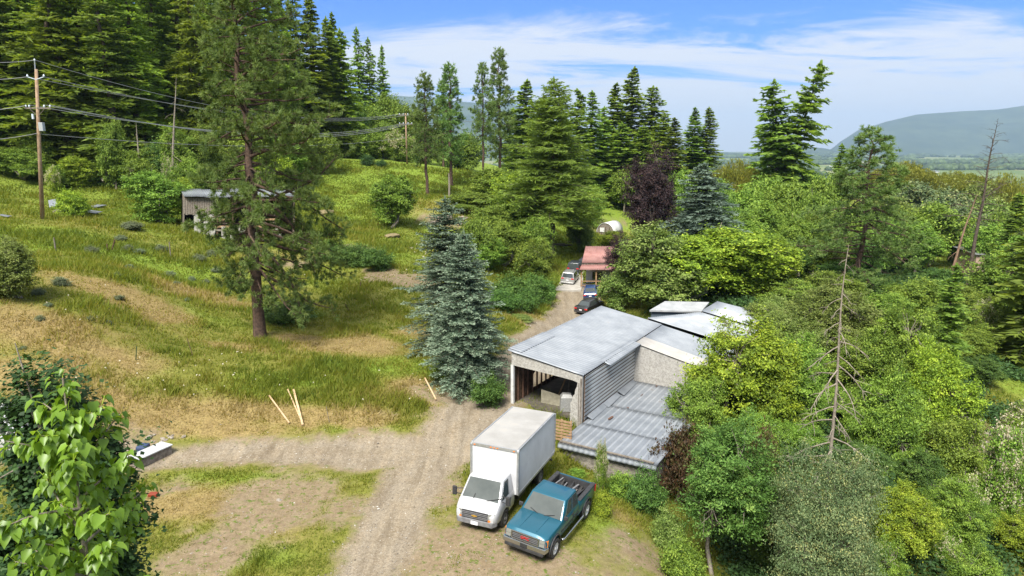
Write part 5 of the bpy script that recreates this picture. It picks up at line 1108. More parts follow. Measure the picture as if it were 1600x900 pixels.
# ---------------------------------------------------------------- meadow grass
def grass_mesh():
    rng = np.random.default_rng(9); n = 1150000
    D = 15 + (150 - 15) * rng.random(n) ** 2.0; a = rng.uniform(-.80, .80, n); x = D * np.tan(a) * .98; y = D
    road, dirt, dry, lush, verge, rd = ground_masks(x, y)
    cl = fbm(x * 1.3, y * 1.3, 55, 3); cl2 = fbm(x * .25, y * .25, 56, 3)
    keep = rng.random(n) < (1 - road) * (1 - dirt * np.where(cl > .62, .45, .965)) * (.35 + .65 * sstep(.35, .6, cl + .1 * lush))
    x, y, D, dry, lush, verge, dirt, cl, cl2 = (q[keep] for q in (x, y, D, dry, lush, verge, dirt, cl, cl2)); n = len(x)
    z = H(x, y) - .03
    hh = (.20 + .38 * sstep(.38, .62, cl2)) * (1 - .65 * sstep(0, 1, verge)) * (1 - .6 * dirt) * (1 - .45 * dry) * rng.uniform(.5, 1.35, n)
    hh *= np.where(x > (y - 25) * .5 + 4, .6, 1) * (1 - .80 * np.exp(-((x - 1.5) ** 2 + (y - 26) ** 2) / 70))
    wd = np.maximum(.012, D * .00085) * rng.uniform(.7, 1.3, n)
    lean = rng.normal(0, .42, (n, 2)) + np.array([.12, -.10]); az = rng.random(n) * 6.283
    s_ = np.stack([np.cos(az) * wd, np.sin(az) * wd, np.zeros(n)], 1); b = np.stack([x, y, z], 1)
    tip = b + np.concatenate([lean * hh[:, None], hh[:, None]], 1)
    tint = .40 + .28 * (fbm(x * .4, y * .4, 61) - .5) * 2 * .8 + dry * .42 - lush * .10 + dirt * .05 - .18 * (dirt > .5) + rng.normal(0, .10, n)
    P = np.stack([b - s_, b + s_, tip], 1)
    me = quads('grass', P, None, np.clip(tint, 0, 1)); return me
gmat = leafmat('grass_blades', [(.075, .120, .014), (.128, .178, .024), (.190, .225, .026), (.255, .240, .045), (.330, .260, .100), (.420, .340, .180)], .42, rough=.7, hue=0, val=0)
tag(link('meadow_grass', grass_mesh(), None, gmat), 'long green and straw-coloured grass of the meadow', 'grass', kind='stuff')
def flowers():
    rng = np.random.default_rng(19); P = []
    for px, py, sx, sy, k in [(320,590,170,45,34),(600,610,100,25,8),(150,590,60,40,6),(500,420,90,30,14),(690,400,40,40,60),(120,480,100,40,6)]:
        for _ in range(k): P.append(gp(px + rng.normal(0, sx * .5), py + rng.normal(0, sy * .5)))
    V = []
    for p in P:
        c = np.array(p) + [0, 0, rng.uniform(.25, .6)]; rr = rng.uniform(.025, .05) * max(1, p.y / 45)
        for q in range(3):
            cc = c + rng.normal(0, rr * .5, 3); nn = unit(rng.normal(0, .5, 3) + [0, -.5, 1]); s_ = unit(np.cross(nn, [1, 0, 0])); u = np.cross(nn, s_)
            V.append([cc - s_ * rr, cc - u * rr, cc + s_ * rr, cc + u * rr])
    return quads('wildflowers', np.array(V), LM['cream'], np.ones(len(V)))
tag(link('wildflowers', flowers()), 'tiny white wildflower heads scattered through the meadow grass', 'wildflowers', kind='stuff')
# rough ground cover under the thicket of the right slope
def cover():
    rng = np.random.default_rng(29); n = 26000; D = rng.uniform(22, 125, n) ** 1.0; px = rng.uniform(1030, 1680, n); x = (px - 800) / FOC * D; y = D
    ok = (x > 10.5) & ((fbm(x * .15, y * .15, 71) > .40) | (D < 50)) & (ground_masks(x, y)[1] < .5); x, y, D = x[ok], y[ok], D[ok]; n = len(x); z = H(x, y)
    c = np.stack([x, y, z], 1)[:, None] + rng.normal(0, 1, (n, 16, 3)) * np.array([.45, .45, .22]) + [0, 0, .3]
    nor = unit(rng.normal(0, .6, c.shape) + [0, 0, .8]); ax = unit(np.cross(nor, rng.normal(0, 1, c.shape))); s_ = np.cross(nor, ax); L = (.05 + .0018 * D)[:, None, None] * rng.uniform(.7, 1.3, (n, 16, 1))
    Q = np.stack([c - ax * L, c + s_ * L * .6, c + ax * L, c - s_ * L * .6], 2).reshape(-1, 4, 3)
    return quads('ground_cover', Q, LM['dark'], np.clip(np.repeat(rng.normal(.5, .2, n), 16) + rng.normal(0, .1, n * 16), 0, 1))  # dark leaf tones put the shade of the thicket gaps into the colour
tag(link('ground_cover', cover()), 'low leafy ground cover under the thicket of the right slope', 'ground cover', kind='stuff')

# loose pebbles and clods on the gravel and the bare earth
def pebbles():
    rng = np.random.default_rng(39); n = 45000; D = 15 + 60 * rng.random(n) ** 1.7; x = D * np.tan(rng.uniform(-.72, .5, n)); y = D
    road, dirt, dry, lush, verge, rd = ground_masks(x, y); edge = np.exp(-(rd / .55) ** 2)
    ok = rng.random(n) < .22 * road + .35 * dirt + .5 * edge + .04 * dry; x, y, D = x[ok], y[ok], D[ok]; n = len(x); z = H(x, y) - .05 * road[ok]
    s_ = rng.gamma(2.0, .006, n) + .006 + D * .00035; k = np.array([[1,0,0],[.3,.9,0],[-.8,.55,0],[-.75,-.6,0],[.35,-.85,0],[0,0,.8]]); a = rng.random(n) * 6.28
    c_, q = np.cos(a)[:, None], np.sin(a)[:, None]; kk = k[None] * rng.uniform(.6, 1.3, (n, 6, 1)); V = np.stack([kk[..., 0] * c_ - kk[..., 1] * q, kk[..., 0] * q + kk[..., 1] * c_, kk[..., 2]], -1) * s_[:, None, None] + np.stack([x, y, z], 1)[:, None]
    F = np.array([[0,1,5],[1,2,5],[2,3,5],[3,4,5],[4,0,5]]); F = (np.arange(n)[:, None, None] * 6 + F[None]).reshape(-1, 3)
    pm_ = leafmat('pebble_stone', [(.10,.08,.06), (.20,.175,.14), (.30,.27,.23), (.44,.42,.38)], 0, rough=.9, hue=0, val=0)
    tag(link('gravel', npmesh('gravel', V.reshape(-1, 3), F, pm_, np.repeat(np.clip(rng.normal(.42, .25, n), 0, 1), 5))), 'loose gravel and clods on the track and the bare earth', 'gravel', kind='stuff')
pebbles()
# ---------------------------------------------------------------- vehicles
def paint(name, c, rough=.32, coat=.5, metal=.0):
    m = worn(name, tuple(v * .92 for v in c), tuple(min(1, v * 1.06) for v in c), 1.3, rough, metal); m.node_tree.nodes['Principled BSDF'].inputs['Coat Weight'].default_value = coat
    m.node_tree.nodes['Principled BSDF'].inputs['Coat Roughness'].default_value = .15; return m
p_white = paint('white_van_paint', (.40,.405,.41)); p_teal = paint('teal_paint', (.009,.092,.140), metal=.25); p_black = paint('black_paint', (.018,.018,.02)); p_blue = paint('dark_blue_paint', (.012,.035,.11)); p_silver = paint('silver_paint', (.42,.42,.41), metal=.5); p_dkgrey = paint('dark_grey_paint', (.045,.05,.055), metal=.3)
rubber = worn('tyre_rubber', (.018,.018,.018), (.05,.046,.04), 6, .9); chrome = mat('chrome', (.45,.46,.47), .22, .95); alu = worn('aluminium_trim', (.40,.41,.42), (.55,.56,.57), 5, .4, .7); blackp = worn('black_plastic', (.02,.02,.021), (.04,.04,.042), 6, .6)
glass = mat('car_glass', (.045,.055,.055), .06, spec=.9); wsglass = worn('windshield_glass', (.075,.085,.082), (.11,.12,.115), .8, .05, spec=.12)
headl = mat('headlight_lens', (.20,.20,.18), .1, spec=.4); amber = mat('amber_lens', (.75,.20,.02), .2); redl = mat('red_lens', (.50,.015,.012), .2); gold = mat('gold_emblem', (.65,.40,.08), .3, .6); plate_m = mat('plate_white', (.7,.7,.72), .5); greyp = worn('grey_bumper', (.12,.12,.125), (.19,.19,.195), 5, .6)
boxroof = worn('dusty_white_roof', (.27,.262,.245), (.34,.332,.315), .9, .7, c3=(.34,.31,.27), p3=(.56,.74), s3=.9); boxside = worn('box_panel', (.46,.465,.47), (.62,.625,.63), .6, .4, c3=(.42,.40,.38), p3=(.68,.78), s3=1.2)

def ring_pts(w_, zb, zt, cr_):
    h = zt - zb
    half = [(0, zb), (.80*w_, zb), (.965*w_, zb + .05), (1.0*w_, zb + .33*h), (1.0*w_, zb + .62*h), (.985*w_, zt - .10*h - .02), (.95*w_, zt - .02), (.88*w_, zt + cr_*.35), (.45*w_, zt + cr_*.9), (0, zt + cr_)]
    return half + [(-x, z) for x, z in half[-2:0:-1]]
def loft(st):
    mb = MB(); n = len(ring_pts(1, 0, 1, 0))
    for y, w_, zb, zt, cr_ in st: mb.v += [(x, y, z) for x, z in ring_pts(w_, zb, zt, cr_)]
    for i in range(len(st) - 1):
        for k in range(n): a, b = i * n + k, i * n + (k + 1) % n; mb.f.append((a, b, b + n, a + n))
    mb.f.append(tuple(range(n))[::-1]); mb.f.append(tuple((len(st) - 1) * n + k for k in range(n))); return mb
def boolean(me, cutters):
    """cut solid shapes out of a mesh and return the new mesh"""
    o = bpy.data.objects.new('tmp', me); C.objects.link(o); cs = []
    for c_ in cutters:
        co = bpy.data.objects.new('cut', c_); C.objects.link(co); cs.append(co)
        m = o.modifiers.new('b', 'BOOLEAN'); m.object = co; m.operation = 'DIFFERENCE'; m.solver = 'EXACT'
    bpy.context.view_layer.update(); dg = bpy.context.evaluated_depsgraph_get()
    out = bpy.data.meshes.new_from_object(o.evaluated_get(dg)); mats = list(me.materials)
    for q in cs + [o]: bpy.data.objects.remove(q)
    out.materials.clear()
    for m in mats: out.materials.append(m)
    return out
def body(name, st, m, e, arches, cuts=()):
    me = loft(st).mesh(name, m)
    cut = []
    for y, r_, z, w_ in arches:
        for sx_ in (-1, 1): mb = MB(); mb.tube([(sx_ * (w_ - .30), y, z), (sx_ * (w_ + .3), y, z)], r_, 24); cut.append(mb.mesh('c'))
    for b in cuts: cut.append(MB().box(*b).mesh('c'))
    me = boolean(me, cut); smooth_angle(me, 32); me.name = name; return link(name, me, e)
def wheel(e, x, y, r_, wd, rimm, hub=.58, dual=False):
    sx_ = 1 if x > 0 else -1
    t_ = MB(); t_.disc((0, 0, 0), (1, 0, 0), r_ * hub, r_, wd, 28); me = t_.mesh('tyre', rubber, bevel=.03); smooth_angle(me, 40)
    w_ = empty('wheel', (x, y, r_)); w_.parent = e
    link('tyre', me, w_)
    rm = MB(); rm.disc((sx_ * wd * .18, 0, 0), (1, 0, 0), .0, r_ * hub * .98, wd * .35, 24); rm.disc((sx_ * wd * .42, 0, 0), (1, 0, 0), r_ * hub * .86, r_ * hub * 1.03, .03, 24); rm.disc((sx_ * wd * .40, 0, 0), (1, 0, 0), 0, r_ * .16, .07, 12)
    rm.build('rim', rimm, w_)
    if dual:
        me2 = me.copy(); o = link('tyre', me2, w_); o.location = (-sx_ * (wd + .04), 0, 0)
    return w_
def bil(Q, u, v): a, b, c_, d = (Vector(q) for q in Q); return (a * (1 - u) + b * u) * (1 - v) + (d * (1 - u) + c_ * u) * v
def panel(name, Q, u0, u1, v0, v1, m, e, off=.012, t=.012, taper=0):
    """pane set proud on the face Q (a b bottom, c d top)"""
    n = (Vector(Q[1]) - Vector(Q[0])).cross(Vector(Q[3]) - Vector(Q[0])).normalized()
    ce = sum((Vector(q) for q in Q), Vector()) / 4
    want = n.x * ce.x if abs(ce.x) > .3 else (n.y if name == 'windshield' else -n.y)
    if want < 0: n = -n
    P = [bil(Q, u0, v0), bil(Q, u1, v0), bil(Q, u1 - taper * (1 if u1 > .5 else 0), v1), bil(Q, u0, v1)]
    return MB().slab([p + n * (off - t) for p in P], n, t).build(name, m, e, bevel=.004, seg=1)
def cabin(e, yf, yr, z0, w0, tf, tr, z1, w1, m, name='cab', crown=.05):
    """greenhouse: windscreen foot yf, rear foot yr at height z0; roof from tf to tr at z1"""
    mb = MB(); mb.hexa([(-w0, yr, z0), (w0, yr, z0), (w0, yf, z0), (-w0, yf, z0), (-w1, tr, z1), (w1, tr, z1), (w1, tf, z1), (-w1, tf, z1)])
    me = mb.mesh(name, m, bevel=.05, seg=3); smooth_angle(me, 30); link(name, me, e)
    mb = MB(); mb.hexa([(-w1*.95, tr+.04, z1-.01), (w1*.95, tr+.04, z1-.01), (w1*.95, tf-.04, z1-.01), (-w1*.95, tf-.04, z1-.01), (-w1*.7, tr+.2, z1+crown), (w1*.7, tr+.2, z1+crown), (w1*.7, tf-.2, z1+crown), (-w1*.7, tf-.2, z1+crown)])
    me = mb.mesh('roof_panel', m, bevel=.03, seg=3); smooth_angle(me, 60); link('roof_panel', me, e)
    fr = [(-w0, yf, z0), (w0, yf, z0), (w1, tf, z1), (-w1, tf, z1)]; rr = [(-w0, yr, z0), (w0, yr, z0), (w1, tr, z1), (-w1, tr, z1)]
    sides = [[(s_ * w0, yr, z0), (s_ * w0, yf, z0), (s_ * w1, tf, z1), (s_ * w1, tr, z1)] for s_ in (-1, 1)]
    return fr, rr, sides
def text_mesh(txt, size, depth):
    cu = bpy.data.curves.new('t', 'FONT'); cu.body = txt; cu.size = size; cu.extrude = depth; cu.align_x = 'CENTER'; cu.align_y = 'CENTER'
    o = bpy.data.objects.new('t', cu); C.objects.link(o); bpy.context.view_layer.update(); me = bpy.data.meshes.new_from_object(o.evaluated_get(bpy.context.evaluated_depsgraph_get())); bpy.data.objects.remove(o); return me
def tilt_ground(x, y, rz, L=4.0):     # settle a vehicle on the slope between its axles
    f = Vector((-math.sin(rz), math.cos(rz), 0)); r_ = Vector((math.cos(rz), math.sin(rz), 0))
    a, b = Hs(x + f.x * .1, y + f.y * .1), Hs(x - f.x * L, y - f.y * L); c1, c2 = Hs(x - f.x*L/2 + r_.x * .85, y - f.y*L/2 + r_.y * .85), Hs(x - f.x*L/2 - r_.x * .85, y - f.y*L/2 - r_.y * .85)
    fw = Vector((f.x * L, f.y * L, a - b)).normalized(); rt = Vector((r_.x * 1.7, r_.y * 1.7, (c1 - c2))).normalized(); up = rt.cross(fw).normalized(); rt = fw.cross(up)
    m = Matrix((rt, fw, up)).transposed().to_4x4(); return m.to_euler(), a
def settle(e, x, y, rz, L):
    eu, z = tilt_ground(x, y, rz, L); e.rotation_euler = eu; e.location = (x, y, z - .02)

# --- white box truck (front axle is the origin, +y forward)
e = empty('box_truck', (0, 0, 0), 0, 'white cutaway van with a tall box body parked at the edge of the gravel', 'box truck'); bt = e
body('cab_body', [(-1.02,.98,.50,1.30,0),(-.4,.99,.46,1.30,0),(.30,.99,.46,1.30,.02),(.52,.985,.46,1.26,.05),(.78,.96,.46,1.08,.05),(.93,.90,.50,.96,.03),(.99,.84,.56,.86,.0)], p_white, e, [(0, .47, .40, .99)])
fr, rr, sides = cabin(e, .50, -1.02, 1.24, .95, -.16, -1.02, 2.02, .80, p_white, 'cab', .06)
panel('windshield', fr, .05, .95, .06, .92, wsglass, e); 
for sd_ in sides: panel('side_window', sd_, .40, .90, .10, .88, glass, e, taper=.06)
for s_ in (-1, 1):
    MB().beam((s_*.30, .52, 1.30), (s_*.62 - .35, .36, 1.47), .02, .02).build('wiper', blackp, e)
    w_ = MB(); w_.beam((s_*.97, .30, 1.28), (s_*1.22, .36, 1.30), .03, .03); w_.beam((s_*.93, .2, 1.50), (s_*1.22, .36, 1.52), .03, .03); a_ = w_.build('mirror_arm', blackp, e)
    MB().box(s_*1.26 - .10, s_*1.26 + .10, .32, .42, 1.22, 1.62).build('mirror', blackp, a_, bevel=.03)
    MB().box(s_*.985 - .012, s_*.985 + .012, -.62, -.50, 1.06, 1.10).build('door_handle', blackp, e)
    MB().slab([Vector((s_*.62, .985, .74)), Vector((s_*.885, .90, .74)), Vector((s_*.885, .875, .97)), Vector((s_*.62, .955, .97))], (0, 1, .05), .03).build('headlight', headl, e)
    MB().slab([Vector((s_*.62, .995, .655)), Vector((s_*.90, .90, .655)), Vector((s_*.90, .90, .725)), Vector((s_*.62, .995, .725))], (0, 1, 0), .03).build('turn_signal', amber, e)
    MB().slab([Vector((s_*.992, -.34, .6)), Vector((s_*.992, -.332, .6)), Vector((s_*.985, -.332, 1.25)), Vector((s_*.985, -.34, 1.25))], (s_, 0, 0), .006).build('door_seam', blackp, e)
MB().slab([Vector((-.60, .985, .66)), Vector((.60, .985, .66)), Vector((.60, .945, .98)), Vector((-.60, .945, .98))], (0, 1, .1), .035).build('grille', blackp, e)
for z in (.72, .78, .86, .92): MB().box(-.58, .58, 1.01 - (z - .66) * .12, 1.035 - (z - .66) * .12, z - .010, z + .010).build('grille_bar', greyp, e)
em = MB(); c0 = Vector((0, 1.035, .82)); em.slab([c0 + Vector(p) for p in ((-.125, 0, -.008), (-.11, 0, .022), (-.05, 0, .022), (-.05, 0, .040), (.05, 0, .040), (.05, 0, .022), (.13, 0, .022), (.11, 0, -.022), (.05, 0, -.022), (.05, 0, -.040), (-.05, 0, -.040), (-.05, 0, -.022), (-.115, 0, -.022))], (0, 1, 0), .02); em.build('emblem', gold, e)
me = MB().slab([Vector((-.95, .82, .40)), Vector((-.80, 1.04, .40)), Vector((.80, 1.04, .40)), Vector((.95, .82, .40)), Vector((.9, .60, .40)), Vector((-.9, .60, .40))], (0, 0, 1), .24).mesh('bumper', greyp, bevel=.03); link('bumper', me, e)
MB().box(-.16, .16, 1.04, 1.055, .42, .57).build('number_plate', plate_m, e)
for x in (-.60, -.3, 0, .3, .6): pass
bx0, bx1, by0, by1, bz0, bz1 = -1.13, 1.13, -5.90, -1.02, 1.00, 3.10
MB().box(bx0, bx1, by0, by1, bz0, bz1).build('box_body', boxside, e, bevel=.015)
MB().box(bx0 + .05, bx1 - .05, by0 + .05, by1 - .05, bz1 - .005, bz1 + .025).build('box_roof', boxroof, e, bevel=.01)
for x in (bx0, bx1):
    for y in (by0, by1): MB().box(x - .055, x + .055, y - .055, y + .055, bz0 + .01, bz1 - .02).build('corner_trim', alu, e, bevel=.03)
    MB().box(x - .035, x + .035, by0 + .06, by1 - .06, bz1 - .055, bz1 + .03).build('roof_rail', alu, e, bevel=.01)
    MB().box(x - .03, x + .03, by0 + .06, by1 - .06, bz0 - .06, bz0 + .05).build('bottom_rail', alu, e)
MB().box(bx0 + .05, bx1 - .05, by1 - .03, by1 + .04, bz1 - .10, bz1 + .03).build('roof_rail', alu, e, bevel=.01)
for x in (-.95, -.16, 0, .16, .95): MB().box(x - .04, x + .04, by1 + .04, by1 + .07, bz1 - .07, bz1 - .03).build('marker_light', amber, e, bevel=.008)
MB().box(-.45, .45, -6.0, -.6, .62, .86).build('chassis', blackp, e); MB().box(-1.05, 1.05, -5.95, -5.85, .55, .62).build('rear_bumper', blackp, e)
MB().box(.5, .98, -2.9, -1.6, .50, .92).build('fuel_tank', blackp, e, bevel=.03); MB().box(-.98, -.5, -2.4, -1.5, .52, .92).build('battery_box', blackp, e, bevel=.02)
for s_ in (-1, 1):
    wheel(e, s_*.86, 0, .385, .24, greyp); wheel(e, s_*.93, -4.22, .385, .23, greyp, dual=True)
    MB().box(s_*.82 - .14, s_*.82 + .14, -4.85, -4.82, .28, 1.0).build('mud_flap', blackp, e)
settle(e, -1.20, 27.15, math.atan2(.384, -.923), 4.2)

# --- teal pickup
e = empty('pickup_truck', (0, 0, 0), 0, 'teal blue extended cab pickup with chrome bumper and dark scrap in its bed', 'pickup truck')
body('body', [(-4.62,.93,.66,1.26,0),(-4.55,.97,.60,1.29,0),(-2.62,.98,.56,1.30,0),(-2.56,.96,.56,1.27,0),(-2.50,.98,.56,1.27,0),(-.72,.98,.56,1.25,.0),(-.60,.975,.56,1.24,.035),(.55,.955,.56,1.18,.05),(.74,.93,.58,1.15,.04),(.82,.90,.62,1.10,.0)], p_teal, e, [(0,.50,.44,.98),(-3.62,.50,.44,.98)], cuts=[(-.80,.80,-4.48,-2.70,.86,1.6)])
fr, rr, sides = cabin(e, -.66, -2.55, 1.22, .94, -1.28, -2.44, 1.86, .77, p_teal, 'cab', .04)
panel('windshield', fr, .05, .95, .05, .93, wsglass, e); panel('rear_window', rr, .15, .85, .2, .85, glass, e)
for sd_ in sides: panel('side_window', sd_, .475, .86, .10, .88, glass, e, taper=.10); panel('quarter_window', sd_, .08, .42, .10, .88, glass, e)
ins_ = MB(); ins_.box(-.79, .79, -4.47, -2.71, .865, .89); ins_.box(-.80, -.77, -4.47, -2.71, .88, 1.29); ins_.box(.77, .80, -4.47, -2.71, .88, 1.29); ins_.box(-.79, .79, -2.74, -2.71, .88, 1.28); ins_.box(-.79, .79, -4.48, -4.45, .88, 1.27); ins_.build('bed_liner', blackp, e)
for s_ in (-1, 1): MB().box(s_*.88 - .09, s_*.88 + .09, -4.58, -2.60, 1.295, 1.315).build('bed_rail', blackp, e, bevel=.008)
MB().box(-.03, .03, -.1, .1, 0, .01)
for x in (-.36, .36): MB().slab([Vector((x - .02, -.56, 1.285)), Vector((x + .02, -.56, 1.285)), Vector((x * 1.0 + .015, .60, 1.222)), Vector((x - .015, .60, 1.222))], (0, 0, 1), .012).build('hood_crease', p_teal, e)
MB().box(-.56, .56, .80, .85, .80, 1.07).build('grille', blackp, e)
for q in (((-.60,.60),(1.06,1.10)), ((-.60,.60),(.775,.81)), ((-.60,-.56),(.80,1.07)), ((.56,.60),(.80,1.07))): MB().box(q[0][0], q[0][1], .82, .87, q[1][0], q[1][1]).build('grille_surround', chrome, e, bevel=.006)
for z in (.87, .94, 1.0): MB().box(-.55, .55, .845, .862, z - .008, z + .008).build('grille_bar', greyp, e)
me = text_mesh('GMC', .17, .012); me.materials.append(redl); o = link('lettering', me, e); o.rotation_euler = (R(90), 0, R(180)); o.location = (0, .868, .935)
for s_ in (-1, 1):
    for z0_, z1_ in ((.945, 1.08), (.80, .925)): MB().slab([Vector((s_*.62, .835, z0_)), Vector((s_*.84, .815, z0_)), Vector((s_*.84, .80, z1_)), Vector((s_*.62, .815, z1_))], (0, 1, 0), .03).build('headlight', headl, e)
    MB().slab([Vector((s_*.86, .81, .80)), Vector((s_*.93, .70, .80)), Vector((s_*.93, .68, 1.08)), Vector((s_*.86, .79, 1.08))], (s_*.5, 1, 0), .03).build('turn_signal', amber, e)
    MB().box(s_*1.02 - .09, s_*1.02 + .09, -.86, -.78, 1.26, 1.42).build('mirror', blackp, e, bevel=.02)
    st_ = MB(); st_.tube([(s_*1.02, -.62, .50), (s_*1.08, -.8, .46), (s_*1.08, -2.9, .46), (s_*1.02, -3.1, .50)], .05, 10); st_.build('running_board', chrome, e, smooth=True)
    for y in (0, -3.62):
        fl = MB(); pts = [(s_*.985, y + .53 * math.cos(a), .44 + .53 * math.sin(a)) for a in np.linspace(-.15, math.pi + .15, 14)]; fl.tube(pts, .035, 6); fl.build('arch_flare', blackp, e, smooth=True)
    MB().box(s_*.985 - .008, s_*.985 + .008, -2.5, -.56, .84, .90).build('side_moulding', blackp, e)
    MB().box(s_*.985 - .006, s_*.985 + .006, -1.86, -1.84, .62, 1.22).build('door_seam', blackp, e)
    MB().box(s_*.985 - .014, s_*.985 + .014, -1.80, -1.66, 1.10, 1.14).build('door_handle', blackp, e)
    MB().box(s_*.93 - .05, s_*.93 + .05, -4.66, -4.60, .90, 1.22).build('tail_light', redl, e)
    wheel(e, s_*.90, 0, .41, .27, whitep); wheel(e, s_*.90, -3.62, .41, .27, whitep)
me = MB().slab([Vector((-.98, .66, .56)), Vector((-.92, .92, .56)), Vector((.92, .92, .56)), Vector((.98, .66, .56)), Vector((.9, .55, .56)), Vector((-.9, .55, .56))], (0, 0, 1), .20).mesh('front_bumper', chrome, bevel=.03); link('front_bumper', me, e)
MB().box(-.85, .85, .66, .90, .40, .55).build('air_dam', blackp, e, bevel=.03); MB().box(-.9, .9, -4.80, -4.64, .55, .72).build('rear_bumper', chrome, e, bevel=.02)
MB().box(-.15, .15, .925, .935, .58, .72).build('number_plate', blackp, e); MB().box(-.5, .5, -4.4, .5, .46, .60).build('chassis', blackp, e)
for s_ in (-1, 1): MB().beam((s_*.12, -.60, 1.27), (s_*.55, -.74, 1.36), .018, .018).build('wiper', blackp, e)
pk = e; settle(e, 1.62 - .92 * .895, 24.72 + .92 * .445, math.atan2(.4466, -.8947), 3.62)
# loose scrap in the bed, each piece its own thing
bpy.context.view_layer.update(); Mw = pk.matrix_world.copy()
MB_ = Mw @ Matrix.Translation((0, 0, 0)); g2 = random.Random(4)
for k in range(9):
    x0 = g2.uniform(-.62, .62); x1 = x0 + g2.uniform(-.3, .3); a = Mw @ Vector((x0, -4.38, .94 + .03 * k)); b = Mw @ Vector((max(-.7, min(.7, x1)), -2.78, 1.02 + g2.uniform(0, .30)))
    o = MB().beam(a, b, g2.uniform(.04, .09), .03).build('scrap_timber', (rubber, blackp, greyp)[k % 3]); o2 = o; tag(o, 'dark length of scrap lying lengthwise in the pickup bed', 'scrap', 'scrap lengths in the pickup bed')
q = MB(); q.box(-.30, .34, -4.1, -2.95, .895, .93); q.box(-.30, -.26, -4.1, -2.95, .93, .99); q.box(.30, .34, -4.1, -2.95, .93, .99); me = q.mesh('tray', worn('grey_tray', (.18,.16,.15), (.33,.30,.28), 4, .6)); me.transform(Mw); tag(link('tray', me), 'flat grey tray lying on the floor of the pickup bed', 'tray')

# --- the cars parked along the lane
def car(kind, x, y, rz, m, label, rim=alu):
    e = empty('parked_car', (0, 0, 0), 0, label, 'car')
    if kind == 'sedan':
        body('body', [(-3.72,.78,.40,.88,0),(-3.62,.86,.30,1.00,.02),(-2.9,.89,.26,1.02,.03),(-1.2,.90,.24,.92,.02),(.0,.90,.24,.92,.03),(.55,.86,.26,.80,.04),(.85,.76,.32,.62,.02)], m, e, [(0,.37,.33,.90),(-2.75,.37,.33,.90)])
        fr, rr, sides = cabin(e, -.40, -3.15, .93, .80, -1.15, -2.45, 1.42, .60, m, 'cab', .03); r_ = .33; ax_ = -2.75; tz, ty = .80, -3.70; zp = .62
    else:
        body('body', [(-3.68,.86,.42,1.04,0),(-3.60,.92,.36,1.08,0),(-1.2,.94,.32,1.06,.0),(-.2,.94,.32,1.04,.03),(.55,.90,.34,.98,.04),(.88,.82,.40,.84,.02)], m, e, [(0,.40,.37,.94),(-2.85,.40,.37,.94)])
        fr, rr, sides = cabin(e, -.35, -3.62, 1.02, .88, -.95, -3.42, 1.74, .72, m, 'cab', .03); r_ = .37; ax_ = -2.85; tz, ty = .98, -3.66; zp = .72
        for s_ in (-1, 1): MB().tube([(s_*.60, -1.2, 1.78), (s_*.60, -3.2, 1.78)], .02, 6).build('roof_rack', blackp, e)
    panel('windshield', fr, .06, .94, .08, .92, glass, e); panel('rear_window', rr, .08, .92, .10, .90, glass, e)
    for sd_ in sides: panel('side_window', sd_, .10, .46, .12, .88, glass, e); panel('side_window', sd_, .49, .88, .12, .88, glass, e, taper=.12)
    for s_ in (-1, 1):
        MB().box(s_*.66 - .17, s_*.66 + .17, ty - .03, ty + .12, tz - .07, tz + .08).build('tail_light', redl, e, bevel=.02)
        MB().box(s_*.60 - .16, s_*.60 + .16, .78, .86, .56, .68).build('headlight', headl, e)
        MB().box(s_*.96 - .08, s_*.96 + .08, -.62, -.52, 1.0, 1.12).build('mirror', m, e, bevel=.02)
        for y_ in (0, ax_): wheel(e, s_*.80, y_, r_, .21, rim)
    MB().box(-.17, .17, ty - .06, ty - .02, zp, zp + .12).build('number_plate', plate_m, e)
    MB().box(-.84, .84, ty - .07, ty + .10, .34, .52).build('rear_bumper', blackp if kind == 'sedan' else m, e, bevel=.03)
    settle(e, x, y, rz, -ax_); return e
def carpx(kind, px, py, rz, m, label, L=3.4):
    g = gp(px, py); f = Vector((-math.sin(rz), math.cos(rz), 0)); p = g + f * L; return car(kind, p.x, p.y, rz, m, label)
carpx('sedan', 909, 491, R(-34), p_black, 'black sedan nearest to the garage roof, seen from behind at an angle')
carpx('sedan', 923, 470, R(-8), p_blue, 'dark blue sedan half hidden under the olive tree beside the porch house')
carpx('suv', 886, 446, R(-14), p_silver, 'silver people carrier seen from behind on the concrete pad', 3.5)
carpx('suv', 895, 430, R(-16), p_dkgrey, 'dark four-wheel drive parked directly in front of the silver people carrier', 3.5)
carpx('suv', 911, 424, R(-20), p_black, 'black car barely visible behind the corner of the red roof', 3.5)
b = gp(2, 672); car('suv', b.x, b.y, R(60), p_white, 'white car glimpsed through the dark leafy tree at the left edge')
